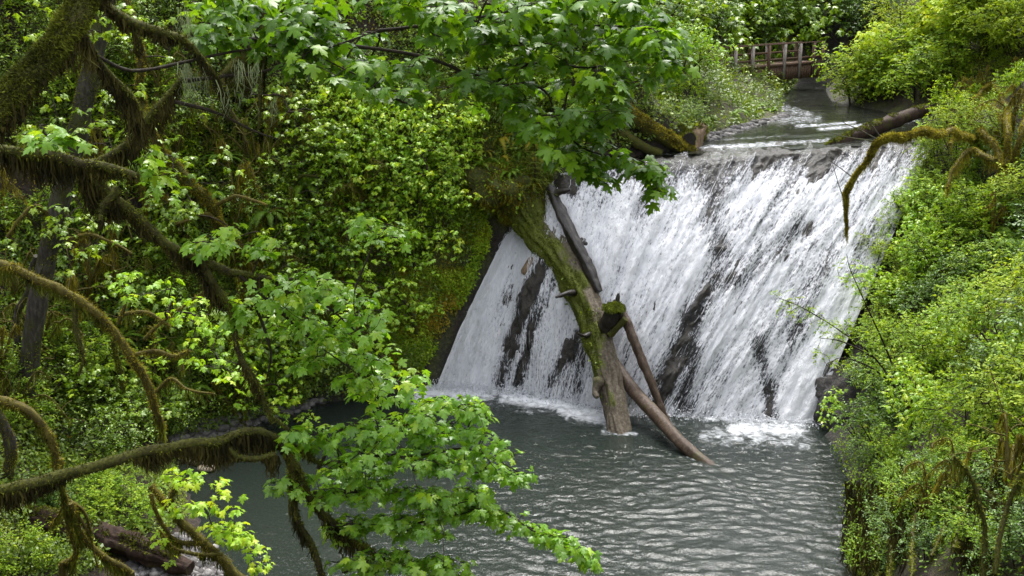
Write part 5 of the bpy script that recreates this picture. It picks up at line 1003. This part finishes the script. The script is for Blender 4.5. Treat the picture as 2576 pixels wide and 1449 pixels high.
for x_, y_, k_, s_, la_ in [(1235, 455, 'gold0', .7, 'yellowing fern on the left end of the mossy clump'), (1290, 440, 'fern1', .75, 'green fern on top of the mossy clump'), (1330, 465, 'gold1', .6, 'yellowing fern at the right end of the mossy clump'), (1390, 430, 'fern2', .6, 'fern at the left corner of the falls lip'), (1215, 420, 'fern1', .8, 'fern behind the left end of the mossy clump')]:
    place(k_, PY(x_, y_, 34.9), s_, la_, 'ferns on the mossy clump', (-.25, .1))
# ---- conifer sapling on the clump
s0 = PY(1344, 500, 34.7); T = empty('conifer_sapling', s0, 'small pale green conifer sapling growing on the mossy upper end of the big log', 'sapling')
mb = MB(); tube(mb, smooth_path([s0, s0+np.array([.02, 0, 1.2]), s0+np.array([-.05, 0, 2.5])], 12), np.linspace(.035, .008, 12), 6); tw = mb; lf = MB()
tp = (np.array([(-.16, 0, 0), (.16, 0, 0), (0, 1, 0)]), np.array([(0, 1, 2)]))
for lv_ in np.linspace(.35, 2.4, 12):
    for q in range(7):
        az = rng.uniform(0, 6.28); L2 = (2.7-lv_)*.42+.12; t_ = np.linspace(0, 1, 16); d = np.array([np.cos(az), np.sin(az), 0]); P = s0+np.array([0, 0, lv_])+d*(t_*L2)[:, None]+np.array([0, 0, 1])*(.12*t_-.28*t_**2)[:, None]
        tube(tw, P[::3], .005, 3, cap=False); side = np.array([-np.sin(az), np.cos(az), 0])
        for s_ in (-1, 1):
            leaves(lf, tp, P, side*s_+d*.8+rng.normal(0, .1, (16, 3)), np.tile([0, 0, 1.0], (16, 1)), .12*(1.1-.5*t_))
tw.build('stem', M['twig'], T); lf.build('needles', M['needle'], T, smooth=False)
# ---- trees further back
def tree_proto(key, mat, leaf, h, seed, tpl=MAPLE_LO, n=520, kind='maple', rad=2.4):
    global rng
    keep = rng; rng = np.random.default_rng(seed); T = empty('broadleaf_tree', (0, 0, 0), key, 'tree'); tw = MB(); P = smooth_path([(0, 0, -.6), (.15, .1, h*.3), (-.15, 0, h*.6), (.1, .1, h*.9)], 20); tk = MB(); tube(tk, P, np.linspace(.2, .05, 20), 8, .15)
    lob = [np.array([rng.normal(0, .5)*rad, rng.normal(0, .5)*rad, rng.uniform(.28, 1.0)*h]) for _ in range(13)]
    tg = np.vstack([l+unit(rng.normal(size=(n//13, 3)))*(rng.random((n//13, 1))**.4)*rng.uniform(.45, .75)*rad*np.array([.75, .75, .5]) for l in lob])
    grow(tw, P[5:], tg, .006, rmax=.08); lf = MB()
    if kind == 'maple': maple_clusters(lf, tg, leaf, (6, 10), tpl, spread=1.4)
    else: twig_leaves(lf, tg, rdir(len(tg)), leaf, (9, 14), .6, OVATE)
    a = tk.build('trunk', M['bark_moss'], T); tw.build('limbs', M['twig'], T); lf.build('crown', M[mat], T); rng = keep; T['_used'] = 0; PROTO[key] = T
tree_proto('farA', 'far', .24, 7.5, 201); tree_proto('farB', 'far', .24, 9, 202, kind='o'); tree_proto('limeA', 'lime', .22, 6, 203, rad=1.9); tree_proto('midA', 'maple_bright', .22, 6, 204, rad=2.0, n=420); tree_proto('paleA', 'shrub_pale', .2, 7, 205, kind='o')
for key, x, Y, sc, lab in [
    ('farA', 1690, 72, 1.1, 'dark leafy tree behind the left end of the footbridge'), ('farB', 1790, 75, 1.0, 'dense tree behind the first posts of the footbridge'), ('farA', 1890, 73, 1.0, 'dark tree directly behind the middle of the footbridge'), ('farB', 1985, 76, 1.05, 'shady tree behind the right half of the footbridge'), ('farA', 2080, 74, 1.0, 'tree just right of the footbridge end, in deep shade'),
    ('farB', 1620, 80, 1.3, 'tall tree at the top edge left of the footbridge'), ('farB', 1740, 86, 1.4, 'tall background tree above the footbridge, left of centre'), ('farA', 1860, 88, 1.5, 'tall background tree high above the footbridge'), ('farB', 1980, 90, 1.5, 'tall dark background tree above the right end of the footbridge'), ('farA', 2110, 86, 1.4, 'tall background tree at the top edge right of the footbridge'), ('farB', 2230, 82, 1.3, 'background tree at the top edge above the lime-green maple'),
    ('farA', 1540, 62, .9, 'leafy tree at the top edge right of the canopy tips'), ('midA', 1640, 56, .85, 'bright green tree on the bank left of the footbridge'), ('midA', 1715, 54, .6, 'yellow-green maple with its boughs over the left end of the footbridge'), ('farA', 1440, 60, 1.0, 'tree behind the upper canopy, right of centre'), ('farB', 1290, 62, 1.1, 'tree behind the upper canopy at the top edge'), ('farA', 1150, 58, 1.1, 'tree high on the slope behind the canopy'),
    ('limeA', 2300, 50, .95, 'lime-green maple glowing on the right bank near the footbridge'), ('limeA', 2400, 47, .9, 'second lime-green maple, further right along the bank'), ('paleA', 2450, 46, .9, 'pale small-leaved tree at the top right'), ('paleA', 2560, 42, .9, 'pale tree cut by the upper right corner'), ('farB', 2350, 66, 1.1, 'dark tree at the top edge above the right bank'), ('farA', 2470, 62, 1.1, 'dark tree at the top edge above the pale trees'), ('farB', 2580, 58, 1.1, 'dark tree behind the upper right corner')]:
    q = PY(x, 300, Y); P = np.array([q[0], Y, float(zt(q[0], Y))]); place(key, P, sc, lab, 'trees behind the falls')
# ---- moss-draped thicket and hanging roots on the right bank
for k, (lab, base, brs) in enumerate([('moss-draped thicket of bare golden twigs on the right bank, near the right edge', (2520, 430), [[(2520, 430), (2470, 330), (2420, 290), (2390, 360)], [(2530, 420), (2540, 300), (2500, 220), (2440, 250)], [(2540, 420), (2580, 300), (2560, 190)], [(2500, 400), (2450, 380), (2400, 420), (2380, 470)], [(2540, 300), (2470, 260), (2430, 200)]]),
                                    ('mossy bare stems over the dark hollow in the lower right corner', (2480, 1449), [[(2470, 1480), (2480, 1330), (2440, 1200), (2400, 1150)], [(2500, 1440), (2530, 1280), (2560, 1200), (2600, 1180)], [(2480, 1330), (2420, 1280), (2380, 1330), (2340, 1400)], [(2530, 1280), (2460, 1230), (2430, 1290), (2400, 1380)]]),
                                    ('brown mossy roots hanging over the pool edge, lower right', (2180, 1449), [[(2260, 1180), (2200, 1250), (2180, 1350), (2170, 1470)], [(2290, 1190), (2250, 1290), (2240, 1380), (2235, 1470)], [(2240, 1200), (2215, 1300), (2205, 1470)], [(2330, 1210), (2300, 1300), (2290, 1470)]])]):
    gp = hit(*base); T = empty('mossy_thicket' if k < 2 else 'hanging_roots', gp, lab, 'shrub' if k < 2 else 'roots')
    for q, br in enumerate(brs):
        yy = [max(hit(a_, b_)[1]-(2.2 if k == 0 else .5)-.5*(q % 2)-.25*i_, 12.5 if k else 15) for i_, (a_, b_) in enumerate(br)]; yy = np.minimum(yy, yy[0]+.3) if k else yy
        if k == 2 and q == 0:
            mb = MB()
            for po, n_, l_ in (([(2160, 1240), (2330, 1200), (2335, 1320), (2280, 1449), (2165, 1449)], 1500, .55), ([(2350, 1240), (2576, 1160), (2590, 1449), (2420, 1449), (2340, 1360)], 900, .5)):
                a_ = np.array(po, float); X_ = rng.uniform(a_[:, 0].min(), a_[:, 0].max(), 4*n_); Y_ = rng.uniform(a_[:, 1].min(), a_[:, 1].max(), 4*n_); kk = inpoly(X_, Y_, po) & (vnoise(np.stack([X_*.03, Y_*.012, 0*X_], -1), 4) > -.15); H_ = hits(np.stack([X_[kk], Y_[kk]], -1)[:n_]); C_ = H_+tnormal(H_)*rng.uniform(.05, .55, (len(H_), 1)); strands(mb, C_, l_*rng.uniform(.25, 1, len(H_)), .02, .2)
            mb.build('hanging_moss', M['moss_dark'], T, smooth=False)
        limb(T, [(a_, b_, y_) for (a_, b_), y_ in zip(br, yy)], 24 if k else 24, 12 if k else 9, 26, 'bark_gold' if k < 1 else 'bark_moss', 'moss_gold' if k < 1 else 'moss', 1000, .06, 420 if k == 0 else 120, .5 if k == 0 else .28, seed=140+10*k+q, mw=.018, name='root' if k == 2 else 'limb', hmat='moss' if k else 'moss_gold')
gp = hit(2270, 1010); T = empty('leafy_shrub', gp, 'sprawling shrub whose thin twigs reach left over the white water', 'shrub'); mb = MB(); sd_l = []
for q in ([(2270, 1000), (2200, 900), (2110, 830), (2020, 775), (1960, 750)], [(2270, 990), (2230, 880), (2180, 770), (2140, 680), (2130, 640)], [(2280, 1000), (2200, 930), (2120, 900), (2080, 920)], [(2200, 900), (2120, 860), (2060, 850)]):
    P = pathpx([(a_, b_, gp[1]-.3-.5*i_) for i_, (a_, b_) in enumerate(q)], 24); sd_l.append(P); tube(mb, P, np.linspace(.03, .006, 24), 6, .2)
mb.build('branches', M['twig'], T); Yq = gp[1]-1.6
foliage(T, np.vstack(sd_l), np.vstack([spray([(2230, 900, Yq+.6), (2110, 830, Yq), (2010, 770, Yq), (1960, 750, Yq)], 40, 62, .4), spray([(2220, 860, Yq+.6), (2170, 740, Yq+.2), (2140, 650, Yq)], 44, 50, .4), spray([(2200, 940, Yq+.5), (2100, 900, Yq), (2070, 880, Yq)], 30, 26, .3), spray([(2250, 960, Yq+1), (2300, 820, Yq+1)], 70, 60, .5)]), .095, 'shrub', (4, 8), OVATE, r0=.0025, kind='o', length=.3, rmax=.01)
# ---- boulder beside the falls' right foot
C0 = PZ(2125, 1045, .35)+np.array([.55, .5, 0]); uu, vv = np.meshgrid(np.linspace(0, 2*np.pi, 70), np.linspace(-np.pi/2, np.pi/2, 44)); S = np.stack([np.cos(vv)*np.cos(uu)*1.5, np.cos(vv)*np.sin(uu)*1.7, np.sin(vv)*1.5], -1)
S = S*(1+.22*fbm(S*1.1, 77, 4)+.07*fbm(S*5, 78, 3))[..., None]+C0; bo = MB().add(S, gridF(44, 70)).build('boulder', M['ground'], vattr={'moss': np.clip((S[..., 2]-C0[2])*.12+.1*(S[..., 0]-C0[0]), -.2, .2).ravel(), 'rock': np.clip(.9-.35*(S[..., 2]-C0[2])-.3*(S[..., 0]-C0[0])+.4*fbm(S*1.5, 5, 3), 0, 1).ravel()}); tag(bo, 'dark wet rock with moss at the right foot of the falls', 'rock')
# ================================================================== stuff: ground cover and gravel
def cover(name, poly, n, mat, size, hmax, seed, tpl=OVATE_LO, label=None, thr=-.3):
    global rng
    keep = rng; rng = np.random.default_rng(seed); q = np.array(poly, float); lo = q.min(0); hi = q.max(0); XY = []
    # sample ground points over the world area that the polygon sees
    bx = np.vstack([hit(a, b) for a, b in poly]); x0, x1, y0, y1 = bx[:, 0].min()-1, bx[:, 0].max()+1, bx[:, 1].min()-1, bx[:, 1].max()+1; Ps = []; tot = 0
    while tot < n:
        P = np.column_stack([rng.uniform(x0, x1, 40000), rng.uniform(y0, y1, 40000)]); z = zt(P[:, 0], P[:, 1]); P = np.column_stack([P, z]); a, b = pix(P); k = inpoly(a, b, poly); N = tnormal(P[k]); P = P[k]
        sl = 1/np.maximum(N[:, 2], .15); kk = (rng.random(len(P)) < sl/6) & (vnoise(P*.9, seed) > thr+.5*rng.random(len(P))-.25) & (z[k] > zwater(P[:, 0], P[:, 1])+.05); Ps.append(np.column_stack([P[kk], N[kk]])); tot += kk.sum()
        if len(Ps) > 60: break
    Q = np.vstack(Ps)[:n]; P, N = Q[:, :3], Q[:, 3:]; n_ = len(P); hgt = hmax*rng.random(n_)**1.5*(1+.8*vnoise(P*1.7, seed+1))
    nn = unit(N*.6+np.array([0, 0, .8])+rng.normal(0, .35, (n_, 3))); ax = unit(rdir(n_)+N*.2-np.array([0, 0, .4])); mb = MB()
    leaves(mb, tpl, P+N*hgt[:, None], ax, nn, size*rng.uniform(.5, 1.3, n_), np.clip(.5+.35*vnoise(P*.8, seed+2)+rng.normal(0, .2, n_), 0, 1)); o = mb.build(name, M[mat]); tag(o, kind='stuff'); rng = keep; return o
Lp = [(-30, -30), (1000, -30), (1250, 150), (1400, 330), (1280, 500), (1200, 560), (1060, 900), (1000, 985), (780, 1010), (560, 1080), (330, 1120), (250, 1449), (-30, 1449)]
cover('ground_cover', Lp, 130000, 'cover', .11, .5, 301)
cover('ground_cover', [(1170, 480), (1230, 600), (1120, 880), (1070, 960), (940, 960), (960, 780), (1060, 560)], 16000, 'cover_gold', .09, .18, 302, thr=-.1)
cover('ground_cover', [(1190, 470), (1235, 590), (1120, 880), (1075, 960), (900, 970), (940, 760), (1050, 540)], 16000, 'shrub', .10, .25, 306, thr=-.05)
cover('ground_cover', [(2330, 380), (2400, 300), (2300, 200), (2200, 0), (3000, -30), (3000, 1449), (2400, 1449), (2160, 1449), (2120, 1130), (2200, 1000), (2290, 700)], 100000, 'shrub', .075, .45, 303)
cover('ground_cover', [(1180, -20), (1900, -20), (1900, 120), (2020, 230), (1960, 262), (1970, 290), (1800, 330), (1700, 340), (1500, 400), (1380, 420), (1250, 300)], 45000, 'cover', .16, .5, 304)
cover('ground_cover', [(240, 1150), (450, 1150), (470, 1300), (420, 1350), (300, 1390), (200, 1455), (-30, 1455), (-30, 1250)], 16000, 'cover', .07, .22, 307, thr=-.5)
cover('fallen_leaves', Lp, 14000, 'cover_gold', .1, .04, 305)
def pebbles(polys, seed):
    r = np.random.default_rng(seed); mb = MB(); v = []; 
    t = (1+5**.5)/2; ico = np.array([(-1, t, 0), (1, t, 0), (-1, -t, 0), (1, -t, 0), (0, -1, t), (0, 1, t), (0, -1, -t), (0, 1, -t), (t, 0, -1), (t, 0, 1), (-t, 0, -1), (-t, 0, 1)])/1.9
    fc = np.array([(0, 11, 5), (0, 5, 1), (0, 1, 7), (0, 7, 10), (0, 10, 11), (1, 5, 9), (5, 11, 4), (11, 10, 2), (10, 7, 6), (7, 1, 8), (3, 9, 4), (3, 4, 2), (3, 2, 6), (3, 6, 8), (3, 8, 9), (4, 9, 5), (2, 4, 11), (6, 2, 10), (8, 6, 7), (9, 8, 1)])
    for poly, n, s in polys:
        q = np.array(poly, float); k = 0
        while k < n:
            a = r.uniform(q[:, 0].min(), q[:, 0].max(), 300); b = r.uniform(q[:, 1].min(), q[:, 1].max(), 300); m = inpoly(a, b, poly); P = hits(np.stack([a[m][:120], b[m][:120]], -1)) if m.any() else []
            if not len(P): continue
            ns_ = len(P); S = s*r.lognormal(0, .5, ns_); V = P[:, None]+S[:, None, None]*ico[None]*r.uniform(.6, 1.25, (ns_, 1, 3))*np.array([1, 1, .6]); mb.add(V.reshape(-1, 3), (fc[None]+(np.arange(ns_)*12)[:, None, None]).reshape(-1, 3), np.repeat(r.random(ns_), 20)); k += ns_
    o = mb.build('gravel', M['gravel']); tag(o, kind='stuff')
M['gravel'] = fuzz_mat('gravel_stone', [(0, (.025, .024, .024)), (.4, (.085, .08, .078)), (.7, (.17, .16, .155)), (1, (.36, .34, .33))], 0, .6, 5.0)
pebbles([([(1770, 345), (1850, 318), (1980, 288), (2010, 300), (1990, 318), (1860, 345), (1790, 362)], 2600, .09), ([(330, 1380), (450, 1340), (560, 1380), (570, 1449), (320, 1449)], 2600, .05), ([(420, 1090), (500, 1060), (800, 1000), (830, 1020), (640, 1090), (480, 1170), (440, 1160)], 1800, .08)], 9)
for T in PROTO.values():
    if not T['_used']:
        for c in list(T.children): bpy.data.objects.remove(c)
        bpy.data.objects.remove(T)
    else: del T['_used']
for o in bpy.data.objects:
    if '_used' in o: del o['_used']
# ================================================================== light, camera, render
w = bpy.data.worlds.new('World'); scene.world = w; w.use_nodes = True; nt = w.node_tree; nt.nodes.clear()
EL, AZ = R(64), R(12)
sky = nt.nodes.new('ShaderNodeTexSky'); sky.sky_type = 'NISHITA'; sky.sun_disc = False; sky.sun_elevation = EL; sky.sun_rotation = AZ; sky.air_density = 1.0; sky.dust_density = 3.0
hs = nt.nodes.new('ShaderNodeHueSaturation'); hs.inputs['Saturation'].default_value = .22
bg = nt.nodes.new('ShaderNodeBackground'); bg.inputs[1].default_value = .145; wo = nt.nodes.new('ShaderNodeOutputWorld')
nt.links.new(sky.outputs[0], hs.inputs['Color']); nt.links.new(hs.outputs[0], bg.inputs[0]); nt.links.new(bg.outputs[0], wo.inputs[0])
sun = bpy.data.lights.new('sun', 'SUN'); sun.energy = 0.95; sun.angle = R(26); sun.color = (1, .97, .92)
so = bpy.data.objects.new('sun', sun); COL.objects.link(so)
sd = Vector((math.sin(AZ)*math.cos(EL), math.cos(AZ)*math.cos(EL), math.sin(EL))); so.rotation_euler = sd.to_track_quat('Z', 'Y').to_euler(); so.location = (0, 0, 60)
cd = bpy.data.cameras.new('camera'); co = bpy.data.objects.new('camera', cd); COL.objects.link(co); co.location = CAM.tolist(); co.rotation_euler = (R(90)-PITCH, 0, 0)
cd.sensor_width = 36; cd.lens = 36*F_PX/2576; cd.clip_start = .1; cd.clip_end = 500; scene.camera = co
scene.view_settings.view_transform = 'Standard'; scene.view_settings.look = 'None'; scene.view_settings.exposure = 2.0; scene.view_settings.gamma = 1
scene.render.engine = 'CYCLES'; cy = scene.cycles
cy.max_bounces = 6; cy.diffuse_bounces = 4; cy.glossy_bounces = 2; cy.transmission_bounces = 4; cy.transparent_max_bounces = 8; cy.caustics_reflective = False; cy.caustics_refractive = False
cy.use_denoising = True
